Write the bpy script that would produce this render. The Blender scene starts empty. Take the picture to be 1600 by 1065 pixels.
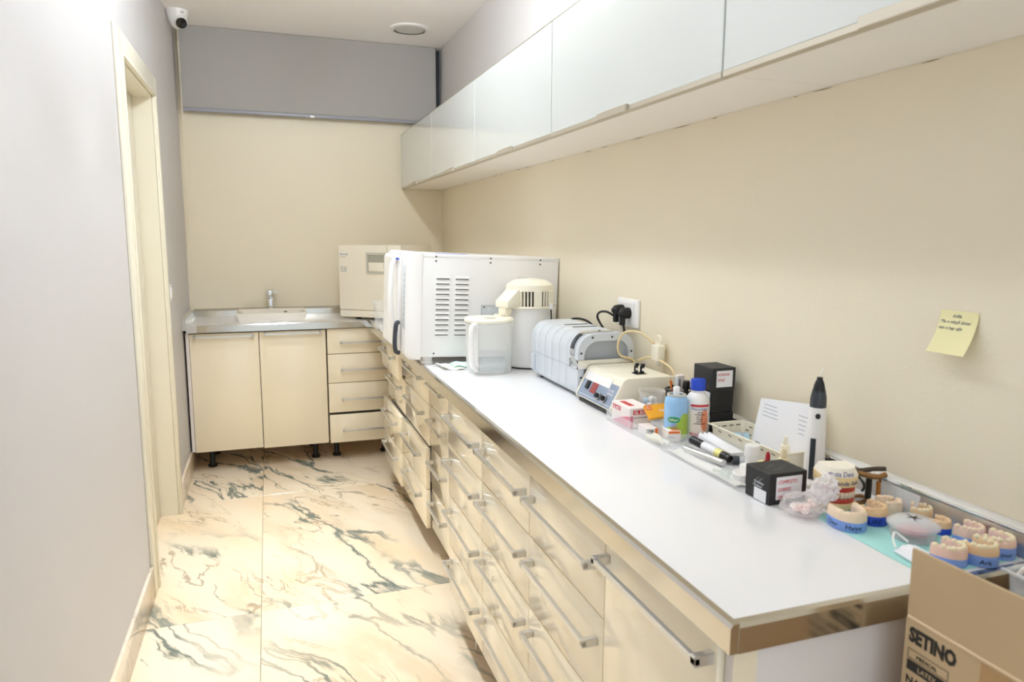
import bpy, bmesh, math, random
from mathutils import Vector, Matrix, noise
random.seed(7)
R = math.radians
scene = bpy.context.scene
C = scene.collection

# ------------------------------------------------------------------ camera
F_PX = 1108.4
yaw, pitch, roll = 0.33013, -0.144857, 0.00491
fw = Vector((math.sin(yaw)*math.cos(pitch), math.cos(yaw)*math.cos(pitch), math.sin(pitch)))
rt = Vector((math.cos(yaw), -math.sin(yaw), 0)); up = rt.cross(fw)
rt2 = rt*math.cos(roll)+up*math.sin(roll); up2 = -rt*math.sin(roll)+up*math.cos(roll)
cam_data = bpy.data.cameras.new('camera')
cam = bpy.data.objects.new('camera', cam_data); C.objects.link(cam)
m = Matrix((rt2, up2, -fw)).transposed().to_4x4(); m.translation = (0, 0, 1.42)
cam.matrix_world = m
cam_data.sensor_fit = 'HORIZONTAL'; cam_data.sensor_width = 36.0; cam_data.lens = F_PX/1600*36
cam_data.clip_start = 0.05; cam_data.clip_end = 60
cam_data.dof.use_dof = True; cam_data.dof.focus_distance = 2.7; cam_data.dof.aperture_fstop = 5.6
scene.camera = cam
# ------------------------------------------------------------------ world, exposure
w = bpy.data.worlds.new('world'); scene.world = w; w.use_nodes = True
w.node_tree.nodes['Background'].inputs[0].default_value = (.91, 1, 1.06, 1)
w.node_tree.nodes['Background'].inputs[1].default_value = 0.75
vs = scene.view_settings
vs.view_transform = 'Standard'; vs.look = 'None'; vs.gamma = 1.0; vs.exposure = 0.60; vs.use_curve_mapping = False
scene.cycles.max_bounces = 16; scene.cycles.diffuse_bounces = 12; scene.cycles.transparent_max_bounces = 24   # white room: let the light bounce
LAMP_W, LAMP_SPREAD = 2.1, 64     # watts and beam of each narrow recessed downlight
FILL_W = (3.0, 4.5, 8.5, 14.5)   # watts of the unseen globes added as fill light
LAMP_COL = (.905, .99, 1.06)
LAMP_SPOTS = [(.02, 1.75), (.02, 2.5), (.02, 3.1), (.02, 3.65)]
FILL_SPOTS = [(.30, .5), (.30, 1.5), (.30, 2.25), (.30, 2.85)]

# ------------------------------------------------------------------ materials
def srgb(r, g, b):
    f = lambda c: (c/255/12.92) if c/255 <= .04045 else ((c/255+.055)/1.055)**2.4
    return (f(r), f(g), f(b), 1)
MATS = {}
def mat(name, col, rough=.5, metal=0, bump=0, bscale=60, vary=0, vscale=4, coat=0, spec=.5, alpha=None, sss=0):
    """Principled material; a noise drives slight colour variation and fine relief."""
    if name in MATS: return MATS[name]
    M = bpy.data.materials.new(name); M.use_nodes = True; nt = M.node_tree; N = nt.nodes; b = N['Principled BSDF']
    b.inputs['Base Color'].default_value = col; b.inputs['Roughness'].default_value = rough
    b.inputs['Metallic'].default_value = metal; b.inputs['Specular IOR Level'].default_value = spec
    if coat: b.inputs['Coat Weight'].default_value = coat; b.inputs['Coat Roughness'].default_value = .04
    tc = N.new('ShaderNodeTexCoord')
    nz = N.new('ShaderNodeTexNoise'); nz.inputs['Scale'].default_value = vscale; nz.inputs['Detail'].default_value = 4
    nt.links.new(tc.outputs['Object'], nz.inputs['Vector'])
    v = vary if vary else .015
    mp = N.new('ShaderNodeMix'); mp.data_type = 'RGBA'
    mp.inputs[6].default_value = tuple(max(0, c*(1-v)) for c in col[:3])+(1,)
    mp.inputs[7].default_value = tuple(min(1, c*(1+v)) for c in col[:3])+(1,)
    nt.links.new(nz.outputs['Fac'], mp.inputs[0]); nt.links.new(mp.outputs[2], b.inputs['Base Color'])
    if bump:
        n2 = N.new('ShaderNodeTexNoise'); n2.inputs['Scale'].default_value = bscale; n2.inputs['Detail'].default_value = 3
        nt.links.new(tc.outputs['Object'], n2.inputs['Vector'])
        bp = N.new('ShaderNodeBump'); bp.inputs['Strength'].default_value = bump; bp.inputs['Distance'].default_value = .002
        nt.links.new(n2.outputs['Fac'], bp.inputs['Height']); nt.links.new(bp.outputs['Normal'], b.inputs['Normal'])
    if sss: b.inputs['Subsurface Weight'].default_value = sss; b.inputs['Subsurface Radius'].default_value = (.004, .003, .002)
    if alpha is not None: b.inputs['Alpha'].default_value = alpha
    MATS[name] = M
    return M
def clear(name, col, opac, rough=.08, spec=.6, facing=.35):
    """Thin clear or frosted plastic: transparent, with gloss and a milky share that grows at grazing angles."""
    if name in MATS: return MATS[name]
    M = bpy.data.materials.new(name); M.use_nodes = True; nt = M.node_tree; N = nt.nodes; b = N['Principled BSDF']
    b.inputs['Base Color'].default_value = col; b.inputs['Roughness'].default_value = rough; b.inputs['Specular IOR Level'].default_value = spec
    lw = N.new('ShaderNodeLayerWeight'); lw.inputs['Blend'].default_value = .35
    mr = N.new('ShaderNodeMapRange'); mr.inputs[3].default_value = opac; mr.inputs[4].default_value = min(1, opac+facing)
    nt.links.new(lw.outputs['Facing'], mr.inputs[0]); nt.links.new(mr.outputs[0], b.inputs['Alpha'])
    MATS[name] = M
    return M
def emis(name, col, s):
    M = bpy.data.materials.new(name); M.use_nodes = True; b = M.node_tree.nodes['Principled BSDF']
    b.inputs['Base Color'].default_value = (1, 1, 1, 1); b.inputs['Emission Color'].default_value = col; b.inputs['Emission Strength'].default_value = s
    return M

m_wall_w = mat('wall_white_paint', srgb(202, 199, 199), .55, bump=.10, bscale=180)
m_wall_u = mat('upper_wall_white_paint', srgb(206, 203, 202), .55, bump=.10, bscale=180)
m_ceil = mat('ceiling_paint', srgb(246, 243, 241), .7, bump=.05, bscale=150)
m_wall_b = mat('wall_beige_paint', srgb(234, 224, 201), .45, bump=.2, bscale=140, vary=.02, vscale=1.5)
m_cream = mat('cream_gloss_front', srgb(245, 233, 207), .10, coat=.6, vary=.01)
m_carc = mat('cream_carcass', srgb(225, 212, 188), .5)
m_white_carc = mat('white_carcass', srgb(228, 220, 216), .45)
m_glassw = mat('white_back_painted_glass', srgb(208, 211, 208), .06, coat=.5, vary=.005)
m_alu = mat('brushed_aluminium', srgb(218, 217, 214), .28, metal=.85, vary=.04, vscale=30)
m_steel = mat('polished_steel_band', srgb(206, 202, 194), .14, metal=1, vary=.03, vscale=6)
m_chrome = mat('chrome', srgb(215, 215, 215), .08, metal=1)
m_top = mat('white_quartz_top', srgb(236, 235, 236), .13, vary=.006, vscale=300, spec=.5)
m_black = mat('black_plastic', srgb(24, 24, 25), .4)
m_rubber = mat('black_rubber', srgb(14, 14, 15), .6)
m_white = mat('white_plastic', srgb(240, 238, 236), .32)
m_white2 = mat('white_enamel', srgb(238, 237, 236), .28, bump=.05, bscale=300)
m_ivory = mat('ivory_enamel', srgb(240, 233, 216), .3)
m_cream_pl = mat('cream_plastic', srgb(240, 234, 216), .35)
m_grey_l = mat('light_grey_plastic', srgb(203, 208, 212), .4)
m_silver = mat('silver_grey_plastic', srgb(208, 214, 220), .3)
m_silver_d = mat('mid_grey_plastic', srgb(170, 176, 184), .35)
m_dark = mat('dark_gap', srgb(18, 16, 14), .8)
m_ink_blue = mat('blue_ink', srgb(40, 60, 165), .6)
m_ink_red = mat('red_ink', srgb(205, 90, 95), .6)
m_ink_black = mat('black_ink', srgb(22, 22, 28), .6)
m_ink_grey = mat('grey_ink', srgb(120, 122, 132), .6)
m_paper = mat('white_paper', srgb(238, 238, 242), .7)
m_ceramic = mat('white_ceramic', srgb(246, 240, 230), .12, coat=.4)
m_clear = clear('clear_acrylic', srgb(238, 240, 242), .10, .05)
m_frost = clear('frosted_plastic', srgb(232, 234, 236), .40, .25)
m_red = mat('red_print', srgb(200, 40, 55), .5)
m_brush_dark = mat('dark_grey_gloss', srgb(60, 64, 70), .2)

def marble(name, base, scale=1.0, strength=1.0, per_object=True):
    M = bpy.data.materials.new(name); M.use_nodes = True; nt = M.node_tree; N = nt.nodes; L = nt.links; b = N['Principled BSDF']
    b.inputs['Roughness'].default_value = .13; b.inputs['Specular IOR Level'].default_value = .5
    tc = N.new('ShaderNodeTexCoord'); oi = N.new('ShaderNodeObjectInfo')
    mul = N.new('ShaderNodeVectorMath'); mul.operation = 'MULTIPLY_ADD'
    cmb = N.new('ShaderNodeCombineXYZ')
    for i, k in enumerate((37.1, 91.7, 13.3)):
        mm = N.new('ShaderNodeMath'); mm.operation = 'MULTIPLY'; mm.inputs[1].default_value = k if per_object else 0
        L.new(oi.outputs['Random'], mm.inputs[0]); L.new(mm.outputs[0], cmb.inputs[i])
    ad = N.new('ShaderNodeVectorMath'); ad.operation = 'ADD'
    rot = N.new('ShaderNodeMapping'); rot.inputs['Rotation'].default_value = (0, 0, R(62))
    L.new(tc.outputs['Object'], rot.inputs['Vector'])
    L.new(rot.outputs[0], ad.inputs[0]); L.new(cmb.outputs[0], ad.inputs[1])
    # domain warp
    wn = N.new('ShaderNodeTexNoise'); wn.inputs['Scale'].default_value = 2.2*scale; wn.inputs['Detail'].default_value = 5
    L.new(ad.outputs[0], wn.inputs['Vector'])
    ws = N.new('ShaderNodeVectorMath'); ws.operation = 'SCALE'; ws.inputs[3].default_value = .26
    L.new(wn.outputs['Color'], ws.inputs[0])
    wa = N.new('ShaderNodeVectorMath'); wa.operation = 'ADD'; L.new(ad.outputs[0], wa.inputs[0]); L.new(ws.outputs[0], wa.inputs[1])
    def vein(sx, sy, detail, lo, hi, dist=0.0):
        mp = N.new('ShaderNodeMapping'); mp.inputs['Scale'].default_value = (sx, sy, 1); mp.inputs['Location'].default_value = (sx*3.1, sy*1.7, 0)
        L.new(wa.outputs[0], mp.inputs['Vector'])
        n = N.new('ShaderNodeTexNoise'); n.inputs['Scale'].default_value = scale; n.inputs['Detail'].default_value = detail; n.inputs['Roughness'].default_value = .55
        n.inputs['Distortion'].default_value = dist
        L.new(mp.outputs[0], n.inputs['Vector'])
        s = N.new('ShaderNodeMath'); s.operation = 'SUBTRACT'; s.inputs[1].default_value = .5; L.new(n.outputs['Fac'], s.inputs[0])
        a = N.new('ShaderNodeMath'); a.operation = 'ABSOLUTE'; L.new(s.outputs[0], a.inputs[0])
        mr = N.new('ShaderNodeMapRange'); mr.inputs[1].default_value = lo; mr.inputs[2].default_value = hi; mr.inputs[3].default_value = 1; mr.inputs[4].default_value = 0
        mr.interpolation_type = 'SMOOTHSTEP'
        L.new(a.outputs[0], mr.inputs[0]); return mr.outputs[0]
    def mask(sc, lo, hi, off):
        mp = N.new('ShaderNodeMapping'); mp.inputs['Location'].default_value = (off, off*.7, 0); mp.inputs['Scale'].default_value = (.7, 1.6, 1); L.new(ad.outputs[0], mp.inputs['Vector'])
        n = N.new('ShaderNodeTexNoise'); n.inputs['Scale'].default_value = sc*scale; n.inputs['Detail'].default_value = 2; L.new(mp.outputs[0], n.inputs['Vector'])
        mr = N.new('ShaderNodeMapRange'); mr.inputs[1].default_value = lo; mr.inputs[2].default_value = hi; L.new(n.outputs['Fac'], mr.inputs[0]); return mr.outputs[0]
    def mulf(a, b2, k=1.0):
        x = N.new('ShaderNodeMath'); x.operation = 'MULTIPLY'; L.new(a, x.inputs[0]); L.new(b2, x.inputs[1])
        y = N.new('ShaderNodeMath'); y.operation = 'MULTIPLY'; y.inputs[1].default_value = k; L.new(x.outputs[0], y.inputs[0]); return y.outputs[0]
    def layer(cur, fac, col):
        mx = N.new('ShaderNodeMix'); mx.data_type = 'RGBA'; mx.clamp_factor = True
        L.new(fac, mx.inputs[0])
        if isinstance(cur, tuple): mx.inputs[6].default_value = cur
        else: L.new(cur, mx.inputs[6])
        mx.inputs[7].default_value = col; return mx.outputs[2]
    cl = layer(base, mask(1.6, .42, .68, 5.0), srgb(228, 204, 170))
    cl = layer(cl, mulf(vein(.9, 3.4, 6, .0, .10), mask(1.8, .45, .62, 3.0), .55*strength), srgb(206, 178, 142))
    cl = layer(cl, mulf(vein(1.6, 6.0, 8, .0, .022, .6), mask(2.1, .47, .60, 8.0), .75*strength), srgb(150, 130, 106))
    cl = layer(cl, mulf(vein(.62, 2.6, 7, .0, .022, .3), mask(1.35, .46, .58, 11.0), .95*strength), srgb(92, 104, 98))
    cl = layer(cl, mulf(vein(1.1, 4.2, 9, .0, .055, .8), mask(1.9, .57, .66, 17.0), .85*strength), srgb(110, 120, 114))
    L.new(cl, b.inputs['Base Color'])
    return M
m_marble = marble('marble_tile', srgb(229, 214, 190))
m_skirt = marble('marble_skirting', srgb(232, 218, 200), 2.0, .55)

# ------------------------------------------------------------------ mesh helpers
def box(bm, x0, x1, y0, y1, z0, z1, bev=0, seg=2):
    r = bmesh.ops.create_cube(bm, size=1)
    vs_ = r['verts']
    for v in vs_:
        v.co = Vector((x0+(v.co.x+.5)*(x1-x0), y0+(v.co.y+.5)*(y1-y0), z0+(v.co.z+.5)*(z1-z0)))
    if bev:
        es = list({e for v in vs_ for e in v.link_edges})
        bmesh.ops.bevel(bm, geom=es, offset=bev, segments=seg, profile=.5, affect='EDGES')
def BX(*a, **k):
    bm = bmesh.new(); box(bm, *a, **k); return bm
def lathe(bm, prof, cx=0, cy=0, seg=24, axis='z', cap=True):
    rings = []
    for r, z in prof:
        ring = []
        for i in range(seg):
            a = 2*math.pi*i/seg
            p = (r*math.cos(a), r*math.sin(a), z)
            if axis == 'x': p = (p[2], p[0], p[1])
            if axis == 'y': p = (p[0], p[2], -p[1])
            ring.append(bm.verts.new((p[0]+cx, p[1]+cy, p[2])))
        rings.append(ring)
    for a, b in zip(rings, rings[1:]):
        for i in range(seg):
            j = (i+1) % seg
            try: bm.faces.new((a[i], a[j], b[j], b[i]))
            except ValueError: pass
    if cap:
        bm.faces.new(rings[0][::-1]); bm.faces.new(rings[-1])
    return [v for r_ in rings for v in r_]
def LA(prof, **k):
    bm = bmesh.new(); lathe(bm, prof, **k); return bm
def catmull(pts, n=6, closed=False):
    P = [Vector(p) for p in pts]; out = []
    if len(P) < 3: return P
    m_ = len(P); rng = range(m_ if closed else m_-1)
    for i in rng:
        g = (lambda k: P[k % m_]) if closed else (lambda k: P[max(0, min(m_-1, k))])
        p0, p1, p2, p3 = g(i-1), g(i), g(i+1), g(i+2)
        for s in range(n):
            t = s/n
            out.append(.5*((2*p1)+(-p0+p2)*t+(2*p0-5*p1+4*p2-p3)*t*t+(-p0+3*p1-3*p2+p3)*t**3))
    if not closed: out.append(P[-1])
    return out
def tube(bm, pts, r, seg=8, n=6, closed=False, smooth=True):
    P = catmull(pts, n, closed) if smooth else [Vector(p) for p in pts]
    rings = []; prev = None
    for i, p in enumerate(P):
        a = P[i-1] if i else (P[-1] if closed else P[0]); b = P[(i+1) % len(P)] if (i < len(P)-1 or closed) else P[-1]
        t = (b-a).normalized() if (b-a).length > 1e-9 else Vector((0, 0, 1))
        if prev is None:
            nrm = t.orthogonal().normalized()
        else:
            nrm = (prev-t*prev.dot(t)); nrm = nrm.normalized() if nrm.length > 1e-6 else t.orthogonal().normalized()
        prev = nrm; bi = t.cross(nrm)
        rr = r[min(i, len(r)-1)] if isinstance(r, (list, tuple)) else r
        rings.append([bm.verts.new(p+(nrm*math.cos(2*math.pi*k/seg)+bi*math.sin(2*math.pi*k/seg))*rr) for k in range(seg)])
    m_ = len(rings)
    for i in range(m_ if closed else m_-1):
        A, B = rings[i], rings[(i+1) % m_]
        for k in range(seg):
            j = (k+1) % seg; bm.faces.new((A[k], A[j], B[j], B[k]))
    if not closed:
        bm.faces.new(rings[0][::-1]); bm.faces.new(rings[-1])
def TU(pts, r, **k):
    bm = bmesh.new(); tube(bm, pts, r, **k); return bm
def prism(bm, poly, a0, a1, axis='z', bev=0, seg=2):
    def at(p, a):
        return {'z': (p[0], p[1], a), 'y': (p[0], a, p[1]), 'x': (a, p[0], p[1])}[axis]
    A = [bm.verts.new(at(p, a0)) for p in poly]; B = [bm.verts.new(at(p, a1)) for p in poly]
    fs = [bm.faces.new(A[::-1]), bm.faces.new(B)]
    for i in range(len(poly)):
        j = (i+1) % len(poly); fs.append(bm.faces.new((A[i], A[j], B[j], B[i])))
    bmesh.ops.recalc_face_normals(bm, faces=fs)
    if bev:
        bmesh.ops.bevel(bm, geom=list({e for f in fs for e in f.edges}), offset=bev, segments=seg, profile=.5, affect='EDGES')
def PR(poly, a0, a1, axis='z', **k):
    bm = bmesh.new(); prism(bm, poly, a0, a1, axis, **k); return bm
def rrect(x0, x1, y0, y1, r, n=5):
    out = []
    rs = r if isinstance(r, (list, tuple)) else (r,)*4   # order: lower-left, lower-right, upper-right, upper-left
    for (cx, cy, a0), rr in zip(((x0, y0, 180), (x1, y0, 270), (x1, y1, 0), (x0, y1, 90)), rs):
        sx = 1 if cx == x0 else -1; sy = 1 if cy == y0 else -1
        for i in range(n+1):
            a = R(a0+90*i/n); out.append((cx+sx*rr+rr*math.cos(a), cy+sy*rr+rr*math.sin(a)))
    return out
def shell_box(bm, x0, x1, y0, y1, z0, z1, t=.002, flare=0.0, r=.004):
    """An open tray: floor and four walls with real thickness, flared outward at the rim."""
    def ring(inset, z, fl):
        return [bm.verts.new((p[0], p[1], z)) for p in rrect(x0-fl+inset, x1+fl-inset, y0-fl+inset, y1+fl-inset, max(.0006, r-inset*.5))]
    rs = [ring(0, z0, 0), ring(0, z1, flare), ring(t, z1, flare), ring(t, z0+t, 0)]
    n = len(rs[0])
    for a, b in zip(rs, rs[1:]):
        for i in range(n): bm.faces.new((a[i], a[(i+1) % n], b[(i+1) % n], b[i]))
    bm.faces.new(rs[0][::-1]); bm.faces.new(rs[-1])
def xf(bm, M_):
    bmesh.ops.transform(bm, matrix=M_, verts=bm.verts[:]); return bm
def mesh_of(name, bm, smooth=True, angle=32):
    bmesh.ops.recalc_face_normals(bm, faces=bm.faces[:])
    me = bpy.data.meshes.new(name); bm.to_mesh(me); bm.free()
    if smooth:
        me.polygons.foreach_set('use_smooth', [True]*len(me.polygons))
        me.set_sharp_from_angle(angle=R(angle))
    return me
def obj(name, bm, material, parent=None, loc=(0, 0, 0), rot=None, smooth=True, angle=32, label=None, off=None):
    me = bm if isinstance(bm, bpy.types.Mesh) else None
    if me is None:
        if off is not None: bmesh.ops.translate(bm, verts=bm.verts[:], vec=-Vector(off))
        me = mesh_of(name, bm, smooth, angle)
    if material is not None and not me.materials:
        for mm in (material if isinstance(material, (list, tuple)) else (material,)): me.materials.append(mm)
    o = bpy.data.objects.new(name, me); C.objects.link(o); o.location = loc
    if rot: o.rotation_euler = rot
    if parent: o.parent = parent
    if label: o['label'] = label
    return o
def tag(o, label=None, cat=None, group=None, kind=None):
    if label: o['label'] = label
    if cat: o['category'] = cat
    if group: o['group'] = group
    if kind: o['kind'] = kind
    return o
def thing(name, label, cat, loc=(0, 0, 0), rotz=0, group=None, rot=None):
    o = bpy.data.objects.new(name, None); C.objects.link(o); o.empty_display_size = .05
    o.location = loc; o.rotation_euler = rot if rot else (0, 0, rotz)
    return tag(o, label, cat, group)
def struct(name, bm, material, parent=None, **k):
    o = obj(name, bm, material, parent, **k)
    if not parent: o['kind'] = 'structure'
    return o
def text(s, material, parent, org, xd, yd, size, name='lettering', depth=.0004, shear=0, bold=0, align='LEFT', label=None, wide=1.0):
    """Lettering as thin raised print: org is the baseline start, xd reading direction, yd upward direction."""
    cu = bpy.data.curves.new('text', 'FONT'); cu.body = s; cu.size = size; cu.extrude = depth; cu.shear = shear; cu.offset = bold; cu.align_x = align
    cu.resolution_u = 2
    t = bpy.data.objects.new('text', cu); C.objects.link(t)
    dg = bpy.context.evaluated_depsgraph_get(); me = bpy.data.meshes.new_from_object(t.evaluated_get(dg))
    bpy.data.objects.remove(t); bpy.data.curves.remove(cu)
    xd = Vector(xd).normalized(); yd = Vector(yd).normalized(); zd = xd.cross(yd)
    M_ = Matrix((xd*wide, yd, zd)).transposed().to_4x4(); M_.translation = Vector(org)
    me.transform(M_); me.materials.clear(); me.materials.append(material)
    o = bpy.data.objects.new(name, me); C.objects.link(o); o.parent = parent
    if label: o['label'] = label
    return o

# ------------------------------------------------------------------ setting
XL, XR, YB, YN, ZC = -.49, 1.18, 5.0, -.6, 2.69
# floor: screed with marble tiles as pieces of the floor
floor = struct('floor', BX(XL-.3, XR+.1, YN-.1, YB+.1, -.06, -.012), mat('grout', srgb(150, 134, 112), .9))
TX, TY = 1.30, 1.30
tile_me = {}
xs = [-.08-TX, -.08, -.08+TX]; ys = [2.706+TY*k for k in range(-3, 2)]
for xa in xs[:2]:
    for ya in ys:
        x0, x1 = max(xa, XL-.25), min(xa+TX, XR); y0, y1 = max(ya, YN), min(ya+TY, YB)
        if x1-x0 < .02 or y1-y0 < .02: continue
        bm = BX(x0-xa+.0009, x1-xa-.0009, y0-ya+.0009, y1-ya-.0009, -.012, 0, bev=.0008, seg=1)
        obj('tile', bm, m_marble, floor, loc=(xa, ya, 0))
struct('ceiling', BX(XL-.1, XR+.1, YN-.1, YB+.1, ZC, ZC+.1), m_ceil)
# right wall: beige up to the wall cabinets, white above them
bm = BX(XR, XR+.1, YN, YB+.1, 0, 1.93); struct('wall_right', bm, m_wall_b)
struct('wall_right_upper', BX(XR, XR+.1, YN, YB+.1, 1.93, ZC), m_wall_u)
# back wall with high window opening
bm = bmesh.new(); box(bm, XL-.1, XR, YB, YB+.1, 0, 2.24); box(bm, XL-.1, XL+.03, YB, YB+.1, 2.24, ZC)
struct('wall_back', bm, m_wall_b)
win = struct('window_1', PR([(XL+.03, 2.24), (XR, 2.24), (XR, ZC), (XL+.03, ZC)], YB+.055, YB+.065, 'y'), mat('night_glass', srgb(10, 11, 13), .05))
bm = bmesh.new(); box(bm, XL+.03, XR, YB+.03, YB+.07, 2.24, 2.28); box(bm, XL+.03, XR, YB+.03, YB+.07, ZC-.04, ZC)
box(bm, XL+.03, XL+.07, YB+.03, YB+.07, 2.28, ZC-.04); box(bm, XR-.04, XR, YB+.03, YB+.07, 2.28, ZC-.04); box(bm, .32, .36, YB+.03, YB+.07, 2.28, ZC-.04)
obj('window_frame', bm, m_brush_dark, win)
# left wall with door opening
D0, D1, DZ = 3.05, 3.86, 2.08
bm = bmesh.new()
box(bm, XL-.16, XL, YN, D0, 0, ZC); box(bm, XL-.16, XL, D1, YB+.1, 0, ZC); box(bm, XL-.16, XL, D0, D1, DZ, ZC)
struct('wall_left', bm, m_wall_w)
m_door = mat('cream_door_lacquer', srgb(232, 226, 208), .3)
door = struct('door_1', BX(XL-.122, XL-.082, D0+.014, D1-.020, .004, DZ-.018, bev=.002), m_door)
bm = bmesh.new()   # jamb lining and architrave
box(bm, XL-.16, XL, D0, D0+.012, 0, DZ); box(bm, XL-.16, XL, D1-.012, D1, 0, DZ); box(bm, XL-.16, XL, D0+.012, D1-.012, DZ-.012, DZ)
obj('jamb', bm, m_door, door)
for nm, a in (('architrave', (D0-.09, D0+.004, 0, DZ+.09)), ('architrave', (D1-.004, D1+.09, 0, DZ+.09)), ('architrave', (D0+.004, D1-.004, DZ-.004, DZ+.09))):
    bm = bmesh.new(); box(bm, XL, XL+.014, a[0], a[1], a[2], a[3], bev=.004)
    obj(nm, bm, m_door, door)
bm = bmesh.new()   # raised inner bead of the architrave
box(bm, XL+.013, XL+.02, D0-.014, D0+.004, 0, DZ+.014, bev=.002); box(bm, XL+.013, XL+.02, D1-.004, D1+.014, 0, DZ+.014, bev=.002); box(bm, XL+.013, XL+.02, D0+.004, D1-.004, DZ-.004, DZ+.014, bev=.002)
obj('bead', bm, m_door, door)
obj('shade_backing', BX(XL-.20, XL-.165, D0-.05, D1+.05, 0, DZ+.05), m_dark, door)  # dark sheet added behind the leaf so its gap stays dark
struct('baseboard_left', BX(XL, XL+.013, YN, D0-.092, 0, .13, bev=.002), m_skirt)
struct('baseboard_left_far', BX(XL, XL+.013, D1+.092, YB, 0, .13, bev=.002), m_skirt)
# ------------------------------------------------------------------ ceiling fixtures
m_lens = emis('lit_diffuser', (.95, .98, 1, 1), 4.0)
DL = ['nearest the open end of the aisle', 'second along the aisle from its open end', 'third along the aisle from its open end', 'last along the aisle before the blind']
for i, (lx, ly) in enumerate(LAMP_SPOTS):
    t = thing('ceiling_downlight', 'lit round recessed downlight ' + DL[i], 'ceiling light', (lx, ly, ZC), group='downlights along the aisle')
    obj('trim_ring', LA([(.042, -.001), (.058, -.001), (.06, -.006), (.046, -.012), (.040, -.006)], cap=False), m_white, t)
    obj('diffuser', LA([(.0005, -.004), (.04, -.004), (.04, -.001), (.0005, -.001)]), m_lens, t)
    ld = bpy.data.lights.new('downlight_bulb', 'AREA'); ld.shape = 'DISK'; ld.size = .08; ld.energy = LAMP_W; ld.color = LAMP_COL; ld.spread = R(LAMP_SPREAD)
    lo = bpy.data.objects.new('bulb', ld); C.objects.link(lo); lo.parent = t; lo.location = (0, 0, -.016)
for i, (lx, ly) in enumerate(FILL_SPOTS):  # globes added out of view to brighten the far and upper room
    t = thing('fill_globe', 'unseen globe lamp added on the ceiling as fill, ' + ['above the carton', 'second from the carton', 'above the silver cleaner', 'nearest the blind'][i], 'ceiling light', (lx, ly, ZC), group='added fill globes out of view')
    obj('fill_base_plate', LA([(.05, 0), (.05, -.02), (.03, -.05), (.03, -.06)]), m_white, t)
    bm = bmesh.new(); bmesh.ops.create_uvsphere(bm, u_segments=20, v_segments=12, radius=.06, matrix=Matrix.Translation((0, 0, -.115)))
    obj('fill_sphere', bm, emis('fill_glow', LAMP_COL+(1,), FILL_W[i]/(math.pi*4*math.pi*.06**2)), t)
t = thing('ceiling_speaker', 'round white flush fitting in the ceiling before the grey blind', 'ceiling fitting', (.885, 4.56, ZC))
obj('ring', LA([(.098, -.012), (.118, -.009), (.122, 0), (.09, 0)], cap=False, seg=40), m_white, t)
obj('grille', LA([(.0005, -.006), (.098, -.006), (.098, -.002), (.0005, -.002)], seg=40), mat('grille_white', srgb(214, 212, 208), .6, bump=.5, bscale=900), t)
# security camera under the ceiling
t = thing('security_camera', 'white dome security camera with black lens on the ceiling corner', 'security camera', (-.432, 4.66, ZC))
obj('housing', LA([(.060, 0), (.060, -.012), (.056, -.03), (.044, -.062), (.030, -.088), (.012, -.10), (.001, -.101)], seg=32), m_white, t)
M_ = Matrix.Translation((.016, -.020, -.062)) @ Vector((.30, -.80, -.55)).to_track_quat('Z', 'Y').to_matrix().to_4x4()
b_ = obj('eyeball', xf(LA([(.034, -.02), (.038, 0), (.036, .016), (.030, .028), (.028, .03)], seg=28), M_), m_white, t)
obj('lens', xf(LA([(.030, .029), (.029, .034), (.001, .037)], seg=28), M_), mat('black_lens', srgb(12, 12, 14), .06), b_)
text('alhua', m_ink_black, t, (.02, -.055, -.022), (1, .35, 0), (0, .25, 1), .010)

# ------------------------------------------------------------------ roller blind with chain
t = thing('roller_blind', 'grey roller blind pulled halfway over the high back window', 'blind', (.34, 4.95, 2.19))
m_blind = mat('grey_blind_fabric', srgb(172, 169, 166), .8, bump=.15, bscale=900)
O = (.34, 4.95, 2.19)
obj('fabric', BX(-.462, 1.135, 4.944, 4.946, 2.20, 2.688), m_blind, t, off=O)
obj('bottom_bar', PR(rrect(4.936, 4.953, 2.182, 2.206, .006), -.455, 1.138, 'x'), mat('grey_bar', srgb(150, 150, 158), .35), t, off=O)
obj('end_clip', BX(.30, .325, 4.933, 4.937, 2.184, 2.196), m_white, t, off=O)
m_chain = mat('cream_bead_chain', srgb(243, 234, 212), .45)
def beads(bm, pts, r, step):
    P = catmull(pts, 60); acc = 0; last = P[0]
    for p in P:
        acc += (p-last).length; last = p
        if acc >= step:
            acc = 0; bmesh.ops.create_icosphere(bm, subdivisions=1, radius=r, matrix=Matrix.Translation(p))
bm = bmesh.new()
beads(bm, [(-.462, 4.922, 2.66), (-.462, 4.922, 2.2), (-.464, 4.92, 1.8), (-.470, 4.905, 1.45), (-.468, 4.90, 1.35), (-.462, 4.895, 1.34), (-.455, 4.90, 1.37), (-.453, 4.91, 1.5), (-.456, 4.922, 1.8), (-.4585, 4.930, 2.2), (-.4585, 4.930, 2.66)], .0036, .0068)
tag(obj('chain', bm, m_chain, t, off=O, smooth=False), 'cream bead pull chain', kind='stuff')

# ------------------------------------------------------------------ light switch on left wall
t = thing('light_switch', 'white light switch on the left wall past the door frame', 'switch', (XL, 4.02, 1.13))
obj('plate', PR(rrect(-.042, .042, -.042, .042, .008), 0, .009, 'x'), m_white, t)
obj('rocker', BX(.009, .016, -.028, .028, -.028, .028, bev=.003), m_white, t)

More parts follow.
